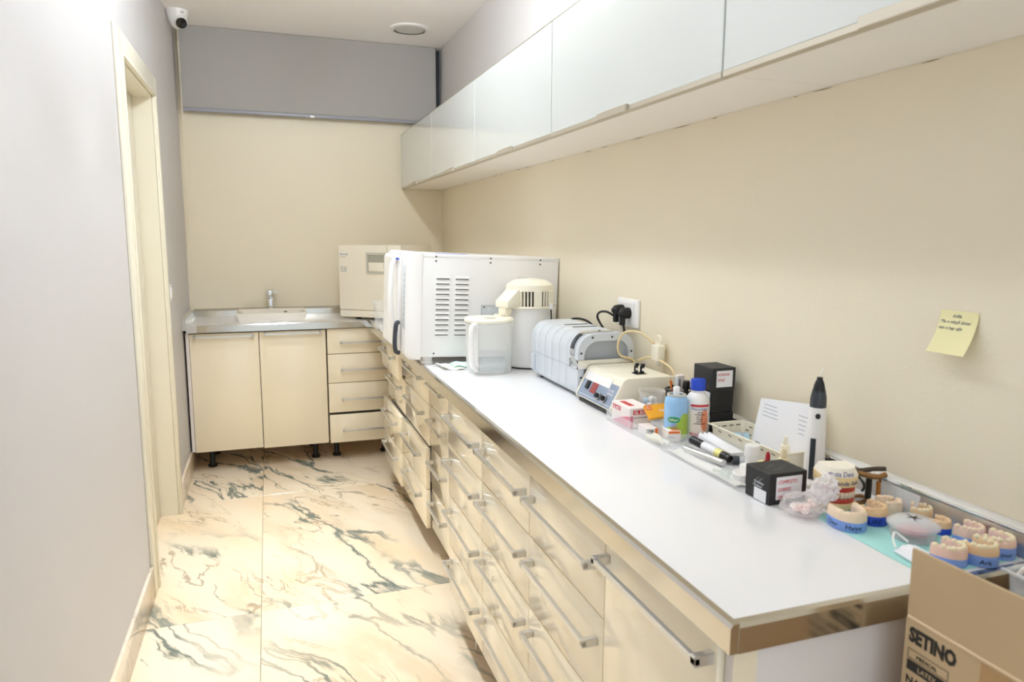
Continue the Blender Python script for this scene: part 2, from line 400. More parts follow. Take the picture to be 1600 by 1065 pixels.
# ------------------------------------------------------------------ L-shaped worktop
O = (.58, .76, .85)
t = thing('worktop', 'glossy white L-shaped worktop with steel edging over the cream cabinets', 'worktop', O)
poly = [(.588, .763), (1.178, .763), (1.178, 4.998), (-.468, 4.998), (-.468, 4.51), (.588, 4.51)]
obj('slab', PR(poly, .872, .900, 'z'), m_top, t, off=O)
def band(poly_y, a0, a1, axis): return PR(poly_y, a0, a1, axis)
def prof(c, s):   # edging profile across: c outer coordinate, s inward sign
    return [(c, .856), (c, .894), (c+s*.004, .8995), (c+s*.014, .9005), (c+s*.014, .856)]
obj('front_edging', PR(prof(.574, 1), .752, 4.5, 'y'), m_steel, t, off=O)
obj('end_edging', PR(prof(.751, 1), .588, 1.178, 'x'), m_steel, t, off=O)
obj('sink_edging', PR(prof(4.497, 1), -.415, .588, 'x'), m_steel, t, off=O)
obj('corner_cap', PR(prof(4.494, 1), -.47, -.413, 'x'), m_alu, t, off=O)
# upstands where worktop and walls meet
ups = [(XR-.001, .9002), (XR-.024, .9002), (XR-.018, .938), (XR-.013, .943), (XR-.001, .951)]
u_ = struct('trim_1', PR(ups, .763, 4.976, 'y'), m_alu)
bm = bmesh.new(); tube(bm, [(XR-.0165, .763, .9415), (XR-.0165, 4.972, .9415)], .0035, seg=8, smooth=False)
obj('bright_bead', bm, m_chrome, u_)
upb = [(YB-.001, .9002), (YB-.024, .9002), (YB-.018, .938), (YB-.013, .943), (YB-.001, .951)]
struct('trim_2', PR(upb, -.466, 1.156, 'x'), m_steel)
upl = [(XL+.001, .872), (XL+.021, .872), (XL+.026, .9002), (XL+.019, .938), (XL+.014, .943), (XL+.001, .951)]
struct('trim_3', PR(upl, 4.49, 4.976, 'y'), m_alu)

# ------------------------------------------------------------------ base cabinets
m_gap_shade = mat('dark_gap_shade', srgb(70, 62, 52), .8)  # joint shade put into the colour of a thin plate
HAND = {}
def handle_mesh(L):
    """Bar handle: square bar with a block foot at each end; built along y, front face at x = 0."""
    k = round(L, 3)
    if k not in HAND:
        bm = bmesh.new()
        box(bm, -.034, -.024, -L/2, L/2, -.006, .006, bev=.0012, seg=1)
        for s in (-1, 1):
            box(bm, -.034, 0, s*(L/2)-(.012 if s > 0 else 0), s*(L/2)+(0 if s > 0 else .012), -.009, .009, bev=.0012, seg=1)
        HAND[k] = mesh_of('handle', bm); HAND[k].materials.append(m_alu)
    return HAND[k]
FOOT = mesh_of('leg', LA([(.026, 0), (.028, .004), (.028, .012), (.019, .018), (.016, .024), (.016, .10), (.022, .104), (.022, .1255)], seg=18)); FOOT.materials.append(m_black)
JZ = [.852, .690, .504, .312, .128]
def run_unit(label, y0, y1, xf_, kind='drawers', pulls=(0, 0, 0, 0), hl=None, group='base cabinets along the right wall', feet=True, hoff=0, drop=(0, 0, 0, 0)):
    O = Vector((xf_, y0, 0))
    t = thing('base_cabinet', label, 'cabinet', O, group=group)
    bm = bmesh.new(); box(bm, .024, 1.155-xf_, .002, y1-y0-.002, .13, .85)
    obj('carcass', bm, m_carc, t)
    obj('gap_shade_plate', BX(.0212, .0238, .001, y1-y0-.001, .131, .849), m_gap_shade, t)  # dark plate added behind the fronts so the joints look shaded
    w_ = y1-y0
    L = hl or min(.37, w_*.9)
    if kind == 'drawers':
        for i in range(4):
            p = -pulls[i]; zt, zb = JZ[i]-.0018, JZ[i+1]+.0018
            d = obj('drawer', BX(p, p+.020, .0018, w_-.0018, zb-drop[i], zt-drop[i], bev=.0016, seg=2), m_cream, t)
            if p < -.005:
                bm = bmesh.new(); shell_box(bm, p+.020, .023, .02, w_-.02, zb+.02, zt-.03, t=.012)
                obj('drawer_box', bm, m_white_carc, d)
            obj('handle', handle_mesh(L), None, d, loc=(p, w_/2+hoff, JZ[i]-.058-drop[i]))
    else:
        d = obj('door', BX(0, .020, .0018, w_-.0018, JZ[4]+.0018, JZ[0]-.0018, bev=.0016), m_cream, t)
        obj('handle', handle_mesh(L), None, d, loc=(0, w_/2+hoff, JZ[0]-.03))
    if feet:
        for yy in (.05, w_-.05):
            obj('leg', FOOT, None, t, loc=(.10, yy, 0)); 
    return t
t = run_unit('cream single-door base cabinet at the open end of the worktop beside the carton', .790, 1.150, .584, 'door', hl=.345)
obj('end_panel', BX(.012, .57, -.018, 0, .0, .855, bev=.001), m_white_carc, t)
obj('end_strip', BX(.012, .052, -.0195, -.0181, .0, .855), m_cream, t)
run_unit('cream drawer unit right next to the single-door cabinet', 1.150, 1.566, .584)
run_unit('cream drawer unit second along from the single-door cabinet', 1.566, 1.980, .584)
t = run_unit('cream drawer unit third from the single-door cabinet, last before the step back', 1.980, 2.405, .584)
run_unit('cream drawer unit set back just behind the step in the row', 2.407, 2.985, .648, hl=.26, hoff=.13)
run_unit('set-back cream drawer unit below the big autoclave with its lower drawers out', 2.99, 3.555, .648, pulls=(.008, .008, .024, .024), drop=(0, 0, .006, .006))
run_unit('set-back cream drawer unit nearest the corner with ajar drawers', 3.56, 4.11, .640, pulls=(.034, .0, .028, .028), drop=(0, 0, .006, .006))
# thin metal clip hanging under the third drawer unit
obj('plinth_clip', TU([(.05, .20, .128), (.045, .20, .09), (.04, .205, .03), (.042, .205, .008)], .0035, n=3), m_alu, t)
# sink cabinet, fronts facing the camera
def front_handle(parent, cx, cz, yf, L):
    obj('handle', handle_mesh(L), None, parent, loc=(cx, yf, cz), rot=(0, 0, R(90)))
O = Vector((-.478, 4.52, 0))
t = thing('sink_cabinet', 'cream two-door base cabinet under the white washbasin', 'cabinet', O)
obj('carcass', BX(.02, .796, .024, .46, .13, .85), m_carc, t); obj('gap_shade_plate', BX(.02, .798, .0212, .0238, .135, .849), m_gap_shade, t)
obj('side_panel', BX(.0, .018, .002, .46, .132, .852), m_white_carc, t)
for i, (a, b_) in enumerate(((.020, .404), (.408, .798))):
    d = obj('door', BX(a, b_, 0, .02, .127-i*.006, .847, bev=.0016), m_cream, t)
    front_handle(d, (a+b_)/2, .83-i*-.004, 0, .335)
for xx, yy in ((.10, .12), (.72, .12), (.10, .40), (.72, .40)): obj('leg', FOOT, None, t, loc=(xx, yy, 0))
O = Vector((.326, 4.52, 0))
t = thing('corner_drawer_cabinet', 'cream four-drawer cabinet between sink cabinet and the room corner', 'cabinet', O)
obj('carcass', BX(.002, .42, .024, .46, .13, .85), m_carc, t); obj('gap_shade_plate', BX(.003, .40, .0212, .0238, .135, .849), m_gap_shade, t)
for i in range(4):
    p = -.02 if i == 3 else 0; dz = .008 if i == 3 else 0
    d = obj('drawer', BX(.003, .40, p, p+.02, JZ[i+1]+.002-dz, JZ[i]-.002-dz, bev=.0016), m_cream, t)
    if i == 3:
        bm = bmesh.new(); shell_box(bm, .02, .38, p+.02, .024, JZ[4]+.02, JZ[3]-.06, t=.01); obj('drawer_box', bm, m_white_carc, d)
    front_handle(d, .245, (JZ[i]+JZ[i+1])/2-.008-dz, p, .33)
for xx in (.05, .36): obj('leg', FOOT, None, t, loc=(xx, .12, 0))

# ------------------------------------------------------------------ wall cabinets
XW = .896
WY = [4.985, 4.022, 3.142, 2.232, 1.296, .36]
WL = ['white glass-fronted wall cabinet touching the back wall', 'white glass-fronted wall cabinet second from the back wall',
      'white glass-fronted wall cabinet third from the back wall', 'white glass-fronted wall cabinet fourth from the back wall',
      'white glass-fronted wall cabinet fifth from the back wall, above the yellow note']
m_prof = mat('champagne_aluminium', srgb(196, 188, 172), .4, metal=.6)
for i in range(5):
    y1, y0 = WY[i], WY[i+1]; O = Vector((XW, y0, 1.75)); w_ = y1-y0
    t = thing('wall_cabinet', WL[i], 'cabinet', O, group='wall cabinets on the right wall')
    obj('carcass', BX(.022, XR-XW-.001, .001, w_-.001, 0, .36), mat('cabinet_white', srgb(240, 236, 230), .4), t)
    obj('gap_shade_plate', BX(.0195, .0218, .0005, w_-.0005, .002, .359), mat('grey_gap_shade', srgb(120, 118, 114), .7), t)  # grey plate added behind the door, painted shade for the seams
    d = obj('door', BX(0, .019, .003, w_-.003, .008, .358, bev=.0012, seg=1), m_glassw, t)
    bm = bmesh.new(); box(bm, -.001, .020, .002, w_-.002, -.004, .008, bev=.001, seg=1)
    obj('bottom_profile', bm, m_prof, d)
    bm = bmesh.new(); box(bm, -.001, .020, .002, w_-.002, .358, .361)
    obj('top_profile', bm, m_prof, d)
    hy = w_*.52
    obj('handle', BX(-.010, .0, hy-.085, hy+.085, -.006, .013, bev=.0015, seg=1), m_prof, d)

# cracked filler where the wall cabinets meet the beige wall
wr = bpy.data.objects['wall_right']; rnd = random.Random(3); m_crack = mat('dark_filler_crack', srgb(120, 100, 76), .9)
yy = .80
while yy < 4.6:
    L = rnd.uniform(.01, .09); obj('filler_crack', PR([(yy, 1.7472), (yy+L*.4, 1.7466), (yy+L, 1.7476), (yy+L*.5, 1.7480)], XR-.0010, XR-.0001, 'x'), m_crack, wr)
    yy += L+rnd.uniform(.03, .35)
# ------------------------------------------------------------------ washbasin and tap
t = thing('washbasin', 'shallow white rectangular ceramic washbasin on the sink worktop', 'washbasin', (.01, 4.74, .9))
def ring4(bm, x0, x1, y0, y1, z, r): return [bm.verts.new((p[0], p[1], z)) for p in rrect(x0, x1, y0, y1, r, 4)]
bm = bmesh.new()
rs = [ring4(bm, -.195, .195, -.115, .16, 0, .01), ring4(bm, -.21, .21, -.13, .18, .048, .014), ring4(bm, -.203, .203, -.123, .173, .05, .012), ring4(bm, -.16, .16, -.085, .10, .012, .02)]
n_ = len(rs[0])
for a, b in zip(rs, rs[1:]):
    for i in range(n_): bm.faces.new((a[i], a[(i+1) % n_], b[(i+1) % n_], b[i]))
bm.faces.new(rs[0][::-1]); bm.faces.new(rs[-1])
obj('bowl', bm, m_ceramic, t)
obj('overflow_hole', BX(.075, .095, .115, .119, .030, .036, bev=.001), m_dark, t)
obj('drain', LA([(.02, .0125), (.02, .015), (.004, .0155)], cx=0, cy=0), m_chrome, t)
t = thing('basin_tap', 'chrome mixer tap behind the washbasin', 'tap', (.005, 4.945, .9))
obj('stand', BX(-.0165, .0165, -.017, .017, 0, .115, bev=.004), m_chrome, t)
obj('collar', BX(-.018, .018, -.0185, .0185, .115, .128, bev=.003), m_chrome, t)
bm = bmesh.new(); prism(bm, [(-.020, .128), (.020, .128), (.021, .150), (.012, .166), (-.014, .170), (-.021, .162)], -.05, .02, 'y', bev=.003)
obj('head', bm, m_chrome, t)
obj('spout', PR([(.012, .150), (.024, .166), (.036, .168), (.048, .154), (.046, .150), (.030, .158)], -.045, .01, 'y'), m_alu, t)

# ------------------------------------------------------------------ corner autoclave, turned towards the aisle
AX, AY, RZ = .425, 4.63, R(-40)
t = thing('corner_autoclave', 'ivory autoclave standing turned in the corner, with a recessed square handle', 'autoclave', (AX, AY, .9005), RZ)
W_, D_, Hb = .45, .40, .468
obj('body', BX(0, W_, .022, D_, .014, Hb, bev=.006), m_ivory, t)
bm = bmesh.new(); prism(bm, rrect(0, .352, .062, Hb, .006), -.004, .024, 'y', bev=.003)
dr = obj('door', bm, m_ivory, t)
obj('right_panel', BX(.355, W_, -.004, .024, .062, Hb, bev=.003), m_ivory, t)
obj('plinth', BX(0, W_, -.002, .024, .016, .059, bev=.003), m_ivory, t)
bm = bmesh.new()   # square recessed handle: frame, dark well, flap
for a in ((.205, .345, .29, .303), (.205, .345, .408, .421), (.205, .217, .303, .408), (.333, .345, .303, .408)): box(bm, a[0], a[1], -.010, -.003, a[2], a[3], bev=.001, seg=1)
hf = obj('handle_frame', bm, mat('warm_grey_plastic', srgb(196, 194, 180), .4), dr)
obj('handle_well', BX(.217, .333, -.0055, -.0042, .303, .408), mat('well_grey', srgb(168, 166, 150), .5), dr)
obj('handle_flap', BX(.222, .331, -.009, -.0057, .306, .362, bev=.001), m_cream_pl, dr)
text('Euronda', m_ink_blue, dr, (.012, -.0042, .405), (1, 0, 0), (0, 0, 1), .017)
text('Pro System', m_ink_grey, dr, (.012, -.0042, .390), (1, 0, 0), (0, 0, 1), .009)
text('E8', mat('pale_grey_print', srgb(190, 190, 186), .5), dr, (.013, -.0042, .300), (1, 0, 0), (0, 0, 1), .048, bold=.0008)
for fx, fy in ((.11, .04), (.37, .04), (.11, .35), (.37, .35)): obj('foot', LA([(.016, 0), (.018, .003), (.018, .010), (.012, .015)], cx=fx, cy=fy, seg=16), m_rubber, t)

# ------------------------------------------------------------------ glass beaker and lid in front of it
t = thing('glass_beaker', 'clear glass beaker by the corner autoclave', 'beaker', (.60, 4.06, .9005))
bm = bmesh.new(); lathe(bm, [(.0005, .002), (.034, .002), (.035, .0), (.037, .003), (.039, .10), (.045, .155), (.047, .158), (.044, .158), (.037, .10), (.034, .006), (.0005, .005)], seg=28)
obj('glass', bm, m_clear, t)

# ------------------------------------------------------------------ large autoclave
t = thing('bench_autoclave', 'large white autoclave with louvred side and front door towards the aisle', 'autoclave', (.49, 2.82, .905), rot=(0, R(2.2), 0))
BW = .47
bd = obj('body', BX(.074, .672, 0, BW, .032, .452, bev=.007), m_white2, t)
obj('top_cover', BX(.073, .6735, -.0015, BW+.0015, .437, .4545, bev=.004), m_white2, t)
obj('cover_print', BX(.15, .27, .02, .10, .4545, .4555), mat('blue_band', srgb(62, 84, 200), .4), t)
bm = bmesh.new(); prism(bm, rrect(.016, .082, .022, .458, (.03, .004, .004, .022), 6), -.004, BW+.004, 'y', bev=.004)
fs = obj('front_shell', bm, m_white, t)
bm = bmesh.new(); prism(bm, rrect(-.004, .018, .05, .445, (.012, .002, .002, .02), 6), .09, BW-.02, 'y', bev=.004)
dd = obj('door', bm, m_white, t)
bm = bmesh.new(); tube(bm, [(-.006, .11, .425), (-.024, .10, .40), (-.030, .095, .30), (-.026, .095, .20), (-.014, .095, .14), (-.004, .10, .11)], .011, seg=10)
obj('door_handle', bm, m_white, dd)
obj('handle_trim', BX(-.012, .0, .08, .13, .424, .431, bev=.001), mat('blue_band', srgb(62, 84, 200)), dd)
bm = bmesh.new(); tube(bm, [(-.003, .055, .170), (-.014, .045, .160), (-.018, .045, .09), (-.012, .05, .052), (.004, .055, .044)], .0095, seg=10)
obj('latch_grip', bm, m_brush_dark, dd)
obj('display_strip', BX(.0135, .0165, .012, .06, .15, .405, bev=.001), m_grey_l, fs)
for k in range(9): obj('control_key', BX(.012, .0136, .024, .036, .18+k*.023, .186+k*.023), m_silver_d, fs)
# louvres: hooded slots, each a piece of the side
bm = bmesh.new()
prism(bm, [(0, 0), (-.006, -.001), (-.007, .002), (-.004, .0075), (0, .009)], -.029, .029, 'x', bev=.0006, seg=1)
LOUV = mesh_of('louver', bm); LOUV.materials.append(m_white2)
SLOT = mesh_of('louver_slot', BX(-.027, .027, -.0022, -.0006, -.005, -.0005)); SLOT.materials.append(mat('slot_shadow', srgb(96, 94, 92), .7))
for ci, cx in enumerate((.165, .246)):
    for k in range(12):
        lv = obj('louver', LOUV, None, bd, loc=(cx, 0, .128+k*.0208))
        obj('louver_slot', SLOT, None, bd, loc=(cx, 0, .128+k*.0208))
SCR = mesh_of('screw', LA([(.0035, 0), (.0035, -.0015), (.001, -.0022)], axis='y', seg=10)); SCR.materials.append(mat('screw_grey', srgb(70, 70, 72), .4, metal=.8))
for sx in (.135, .365, .585):
    for sz in (.443, .425): obj('screw', SCR, None, bd, loc=(sx, .0-.0015 if sz > .44 else 0, sz))
obj('screw', SCR, None, bd, loc=(.135, 0, .048))
pl = obj('port_cover', BX(.33, .438, -.003, .0, .185, .250, bev=.001), m_grey_l, bd)
for a in ((.33, .438, .185, .188), (.33, .438, .247, .25), (.33, .333, .188, .247), (.435, .438, .188, .247)): obj('port_rim', BX(a[0], a[1], -.0045, -.003, a[2], a[3]), mat('port_rim_grey', srgb(176, 180, 180), .5), pl)
for sx in (.343, .425): obj('port_screw', SCR, None, pl, loc=(sx, -.003, .241))
obj('port_line', BX(.485, .53, -.0015, .0, .365, .3675), m_grey_l, bd)
obj('port_latch', PR([(.358, .236), (.375, .236), (.363, .231)], -.0042, -.003, 'y'), m_white, pl)
for fx, fy, h0 in ((.118, .045, .0003), (.118, .42, .0003), (.63, .045, .0205), (.63, .42, .0205)):
    f = obj('foot', LA([(.023, h0), (.024, h0+.004), (.024, h0+.012), (.020, h0+.013), (.022, .031), (.022, .034)], cx=fx, cy=fy, seg=20), m_white, t)

# ------------------------------------------------------------------ folded wipe under it
t = thing('folded_wipe', 'folded white and mint wipe lying beside the jug', 'wipe', (.685, 2.735, .901))
bm = bmesh.new()
def sheet(bm, nx, ny, f, th):
    top = [[bm.verts.new(f(i/nx, j/ny)) for j in range(ny+1)] for i in range(nx+1)]
    bot = [[bm.verts.new(Vector(f(i/nx, j/ny))-Vector((0, 0, th))) for j in range(ny+1)] for i in range(nx+1)]
    for i in range(nx):
        for j in range(ny):
            bm.faces.new((top[i][j], top[i+1][j], top[i+1][j+1], top[i][j+1])); bm.faces.new((bot[i][j], bot[i][j+1], bot[i+1][j+1], bot[i+1][j]))
    for i in range(nx):
        for j in (0, ny): bm.faces.new((top[i][j], top[i+1][j], bot[i+1][j], bot[i][j]) if j == 0 else (top[i+1][j], top[i][j], bot[i][j], bot[i+1][j]))
    for j in range(ny):
        for i in (0, nx): bm.faces.new((top[i][j+1], top[i][j], bot[i][j], bot[i][j+1]) if i == 0 else (top[i][j], top[i][j+1], bot[i][j+1], bot[i][j]))
sheet(bm, 10, 6, lambda u, v: (-.055+u*.09, -.045+v*.11-.02*u, .006+.020*max(0, .3-u)*2*(1-.3*v)+.003*math.sin(9*u+4*v)), .004)
obj('white_layer', bm, mat('white_tissue', srgb(244, 244, 236), .8), t)
bm = bmesh.new(); sheet(bm, 10, 6, lambda u, v: (-.005+u*.075, -.045+v*.085+.02*u, .013+.004*math.sin(7*u+5*v)), .003)
obj('mint_layer', bm, mat('mint_tissue', srgb(208, 236, 224), .8), t)

# ------------------------------------------------------------------ water jug
t = thing('water_jug', 'clear plastic water jug with white lid and handle, half full', 'jug', (.803, 2.62, .9))
obj('jar', LA([(.0005, .003), (.080, .003), (.086, .0), (.089, .006), (.092, .17), (.0925, .195), (.0895, .195), (.089, .17), (.086, .009), (.080, .006), (.0005, .006)], seg=48), clear('jug_plastic', srgb(250, 250, 246), .20, .2, facing=.3), t)
obj('water', LA([(.0005, .0075), (.083, .0075), (.0855, .012), (.0868, .072), (.0005, .072)], seg=48), clear('water_tint', srgb(190, 212, 232), .16, .02, facing=.10), t)
ld_ = obj('lid', LA([(.0005, .197), (.0895, .197), (.0965, .199), (.097, .207), (.092, .212), (.03, .214), (.0005, .214)], seg=48), m_cream_pl, t)
obj('lid_recess', LA([(.022, .2142), (.022, .2155), (.001, .2155)], cx=-.005, cy=-.03, seg=24), mat('lid_shadow', srgb(206, 200, 182), .5), ld_)
obj('filler_ring', LA([(.022, .213), (.022, .222), (.014, .222), (.014, .214)], cx=.05, cy=.02, seg=24), m_cream_pl, ld_)
bm = bmesh.new(); a_ = R(222); ex, ey = math.cos(a_), math.sin(a_)
def hp(r, z): return (ex*r, ey*r, z)
tube(bm, [hp(.088, .188), hp(.112, .192), hp(.128, .175), hp(.128, .09), hp(.122, .045), hp(.104, .03), hp(.088, .036)], .0105, seg=10)
obj('handle', bm, m_white, t)
bm = bmesh.new(); tube(bm, [hp(.0945, .012), hp(.0955, .192)], .009, seg=8, smooth=False); obj('handle_spine', bm, m_white, t)

# ------------------------------------------------------------------ water distiller
t = thing('water_distiller', 'white countertop water distiller with slotted cooling head and spout', 'distiller', (1.0, 2.70, .9))
obj('tank', LA([(.0005, .002), (.098, .002), (.100, .008), (.100, .02), (.0985, .022), (.096, .10), (.090, .24), (.0005, .24)], seg=48), m_white2, t)
obj('base_ring', LA([(.0975, .0), (.1015, .001), (.1015, .006), (.098, .007)], cap=False, seg=48), m_black, t)
obj('collar', LA([(.088, .238), (.102, .240), (.103, .246), (.101, .250)], cap=False, seg=48), m_cream_pl, t)
hd = obj('head', LA([(.0005, .352), (.060, .352), (.066, .350), (.095, .333), (.0965, .328), (.0965, .309), (.0005, .309)], seg=48), m_cream_pl, t)
obj('cap_disc', LA([(.050, .352), (.048, .3545), (.001, .355)], seg=40), m_cream_pl, hd)
obj('core', LA([(.078, .248), (.078, .310)], seg=32), mat('core_brown', srgb(92, 80, 66), .5, metal=.3), t)
# the vertical bars of the cooling head, one by one
bar = mesh_of('bar', BX(-.0028, .0028, .088, .0975, .248, .312, bev=.001, seg=1)); bar.materials.append(m_cream_pl)
wide = mesh_of('bar', BX(-.016, .016, .087, .099, .248, .312, bev=.002, seg=1)); wide.materials.append(m_cream_pl)
for k in range(44):
    a = 2*math.pi*k/44
    obj('bar', wide if k in (0, 11, 22, 27, 33) else bar, None, t, rot=(0, 0, a))
bm = bmesh.new()   # spout arm, reaching over the jug
prism(bm, [(-.150, .246), (-.060, .246), (-.060, .316), (-.095, .316), (-.150, .272)], -.038, .038, 'y', bev=.004)
xf(bm, Matrix.Rotation(R(22), 4, 'Z')); obj('spout_arm', bm, m_cream_pl, t)
bm = bmesh.new(); prism(bm, [(-.148, .246), (-.112, .246), (-.116, .216), (-.146, .214)], -.022, .022, 'y', bev=.003); xf(bm, Matrix.Rotation(R(22), 4, 'Z'))
obj('spout_nozzle', bm, m_cream_pl, t)
obj('plug_block', BX(.050, .066, -.093, -.080, .238, .262, bev=.002), m_white, t)
obj('power_lead', TU([(.058, -.088, .24), (.0585, -.093, .20), (.059, -.098, .12), (.060, -.1035, .0135)], .003), m_rubber, t)
obj('hinge_latch', BX(.015, .027, -.102, -.096, .11, .14, bev=.001), m_alu, t)
obj('hinge_latch', BX(.018, .030, -.104, -.098, .065, .085, bev=.001), m_alu, t)
# ------------------------------------------------------------------ ultrasonic cleaner (silver-grey, ribbed)
UX0, UX1, UY0, UY1, UZ = .935, 1.135, 2.075, 2.50, .212
t = thing('ultrasonic_cleaner', 'silver-grey ribbed ultrasonic cleaner with chrome straps', 'cleaner', (UX0, UY0, .9))
uw, ul = UX1-UX0, UY1-UY0
P0 = rrect(0, uw, .006, UZ, (.03, .03, .05, .06), 7)
bd = None
ribs = [0.02, .09, .155, .22, .285, .35, .405]
for i in range(len(ribs)-1):   # the side panels between the grooves
    bm = bmesh.new(); prism(bm, P0, ribs[i]+.0007, ribs[i+1]-.0007, 'y', bev=.0025)
    o = obj('rib_panel', bm, m_silver, t)
    if i == 0: bd = o
obj('core', PR(rrect(.003, uw-.003, .009, UZ-.003, (.03, .03, .05, .06), 7), .01, ul-.01, 'y'), mat('groove_grey', srgb(128, 132, 138), .5), t)
obj('seam', PR([(-.0008, .098), (uw*.2, .098), (uw*.2, .0995), (-.0008, .0995)], .02, .405, 'y'), m_silver_d, t)
# near end: rounded frame and sunken panel
def ringprism(outer, inner, a0, a1):
    bm = bmesh.new(); n = len(outer)
    v = [[bm.verts.new((p[0], a, p[1])) for p in L] for L in (outer, inner) for a in (a0, a1)]
    o0, o1, i0, i1 = v
    for k in range(n):
        j = (k+1) % n
        for q in ((o0[k], o0[j], o1[j], o1[k]), (i0[k], i1[k], i1[j], i0[j]), (o0[k], i0[k], i0[j], o0[j]), (o1[k], o1[j], i1[j], i1[k])): bm.faces.new(q)
    return bm
ef = obj('end_frame', ringprism(P0, rrect(.022, uw-.018, .02, UZ-.024, (.02, .02, .04, .05), 7), -.006, .022), m_silver, t)
obj('end_panel', PR(rrect(.0215, uw-.0175, .0195, UZ-.0235, (.02, .02, .04, .05), 7), .006, .012, 'y'), m_silver_d, t)
for px, pz in ((.05, UZ-.012), (.12, UZ-.012), (.011, .15), (.011, .07), (uw-.008, .15)): obj('screw', SCR, None, ef, loc=(px, -.006, pz))
obj('end_cap', PR(P0, ul-.02, ul, 'y', bev=.006), m_silver, t)
# chrome straps
def strap(z0, z1): return [(-.004, z0), (-.004, z1)]
bm = bmesh.new(); box(bm, -.005, uw+.002, -.011, -.0062, .098, .128, bev=.001, seg=1)
for z0, z1 in ((.098, .107), (.119, .128)): box(bm, -.005, -.0012, -.011, .05, z0, z1, bev=.001, seg=1)
box(bm, -.005, -.0012, .045, .055, .098, .128, bev=.001, seg=1)
obj('lid_strap', bm, m_chrome, t)
# display strap bent over the upper aisle-side corner
arc = []
for k in range(9):
    a = R(200-k*13.5); arc.append((.06+.064*math.cos(a), UZ-.06+.064*math.sin(a)))
arc2 = arc+[(uw-.06, UZ+.0045)]
def bent(pts, th, y0, y1):
    out = [(p[0], p[1]) for p in pts]; inn = []
    for i, p in enumerate(pts):
        q = pts[min(i+1, len(pts)-1)]; r_ = pts[max(i-1, 0)]; d = Vector((q[0]-r_[0], q[1]-r_[1])).normalized()
        inn.append((p[0]+d.y*th, p[1]-d.x*th))
    return PR(out+inn[::-1], y0, y1, 'y')
obj('display_strap', bent(arc2, .0028, .022, .052), m_chrome, t)
obj('display_window', bent([(p[0]-.0005*0, p[1]+.001) for p in arc[2:7]], .0012, .026, .048), m_brush_dark, t, loc=(-.0016, 0, .0004))
for yy in (.17, .24): obj('lid_slot', BX(.06, .15, yy, yy+.012, UZ-.0015, UZ+.0016, bev=.0007, seg=1), mat('slot_shadow', srgb(96, 94, 92)), t)
obj('drain_tap', BX(-.012, 0, .375, .40, .03, .09, bev=.003), m_silver, t)
for fx in (.03, uw-.03):
    for fy in (.05, ul-.05): obj('foot', LA([(.010, 0), (.011, .002), (.010, .008)], cx=fx, cy=fy, seg=14), m_rubber, t)

# ------------------------------------------------------------------ control unit with slanted panel
VX, VY0, VY1 = .925, 1.815, 2.062
t = thing('control_unit', 'cream bench control unit with slanted grey panel and red display', 'device', (VX, VY0, .9))
vl = VY1-VY0
prof_ = [(.016, .010), (.004, .018), (.004, .026), (.046, .104), (.056, .110), (.21, .110), (.216, .104), (.216, .010)]
obj('housing', PR(prof_, .003, vl-.003, 'y', bev=.002), m_cream_pl, t)
for a0, a1 in ((0, .008), (vl-.008, vl)):
    obj('cheek', PR([(.014, .008), (.000, .017), (.000, .026), (.043, .107), (.055, .1125), (.212, .1125), (.218, .106), (.218, .008)], a0, a1, 'y', bev=.002), m_ivory, t)
th_ = math.atan2(.078, .042)
Mp = Matrix.Translation((.004, 0, .026)) @ Matrix.Rotation(-th_, 4, 'Y')   # local x runs up the slope, z out of it (towards -x)
def slope(u0, u1, y0, y1, h0, h1, bev=0):
    bm = bmesh.new(); box(bm, u0, u1, y0, y1, h0, h1, bev=bev, seg=1); return xf(bm, Mp)
m_panel = mat('blue_grey_panel', srgb(142, 154, 174), .4)
pn = obj('panel', slope(-.004, .070, .009, vl-.009, -.001, .0016), m_panel, t)
obj('sticker', slope(.052, .080, .062, vl-.012, .0016, .0022), m_white, pn)
obj('rocker', slope(.024, .050, .182, .202, .0016, .007, .001), m_black, pn)
obj('display', slope(.018, .052, .130, .168, .0016, .003), mat('red_display', srgb(150, 62, 60), .2), pn)
for yy in (.098, .058):
    k_ = obj('knob', xf(LA([(.011, .0016), (.011, .004), (.008, .006), (.0075, .016), (.002, .017)], seg=16), Mp @ Matrix.Translation((.018, yy, 0))), m_black, pn)
    obj('knob_ring', xf(LA([(.0085, .004), (.0118, .0045), (.0118, .0065), (.0085, .0066)], cap=False, seg=16), Mp @ Matrix.Translation((.018, yy, 0))), m_alu, k_)
obj('indicator', xf(LA([(.004, .0016), (.004, .004), (.001, .0055)], seg=12), Mp @ Matrix.Translation((.018, .118, 0))), mat('green_lens', srgb(110, 200, 80), .2), pn)
obj('panel_line', slope(.003, .0042, .02, vl-.02, .0016, .002), m_white, pn)
ux = Mp.to_3x3() @ Vector((1, 0, 0))
text('DM-300', m_white, pn, Mp @ Vector((.045, .062, .0017)), (0, -1, 0), ux, .010)
text('DENTAL', m_white, pn, Mp @ Vector((.034, .062, .0017)), (0, -1, 0), ux, .010)
obj('base_skirt', BX(.01, .212, .006, vl-.006, .002, .010), m_black, t)
for fx in (.03, .19):
    for fy in (.03, vl-.03): obj('foot', LA([(.012, 0), (.012, .008)], cx=fx, cy=fy, seg=14), m_rubber, t)
for (dx, dy) in ((.128, .085), (.142, .072)):   # two black lead hooks with white dots on the top
    bm = bmesh.new(); box(bm, dx-.005, dx+.005, dy-.006, dy+.006, .110, .135, bev=.002); box(bm, dx-.006, dx+.006, dy-.008, dy-.001, .133, .142, bev=.002)
    hk = obj('lead_hook', bm, m_black, t)
    obj('dot', xf(LA([(.0045, 0), (.0045, .002)], axis='y', seg=12), Matrix.Translation((dx, dy-.0085, .124))), m_white, hk)
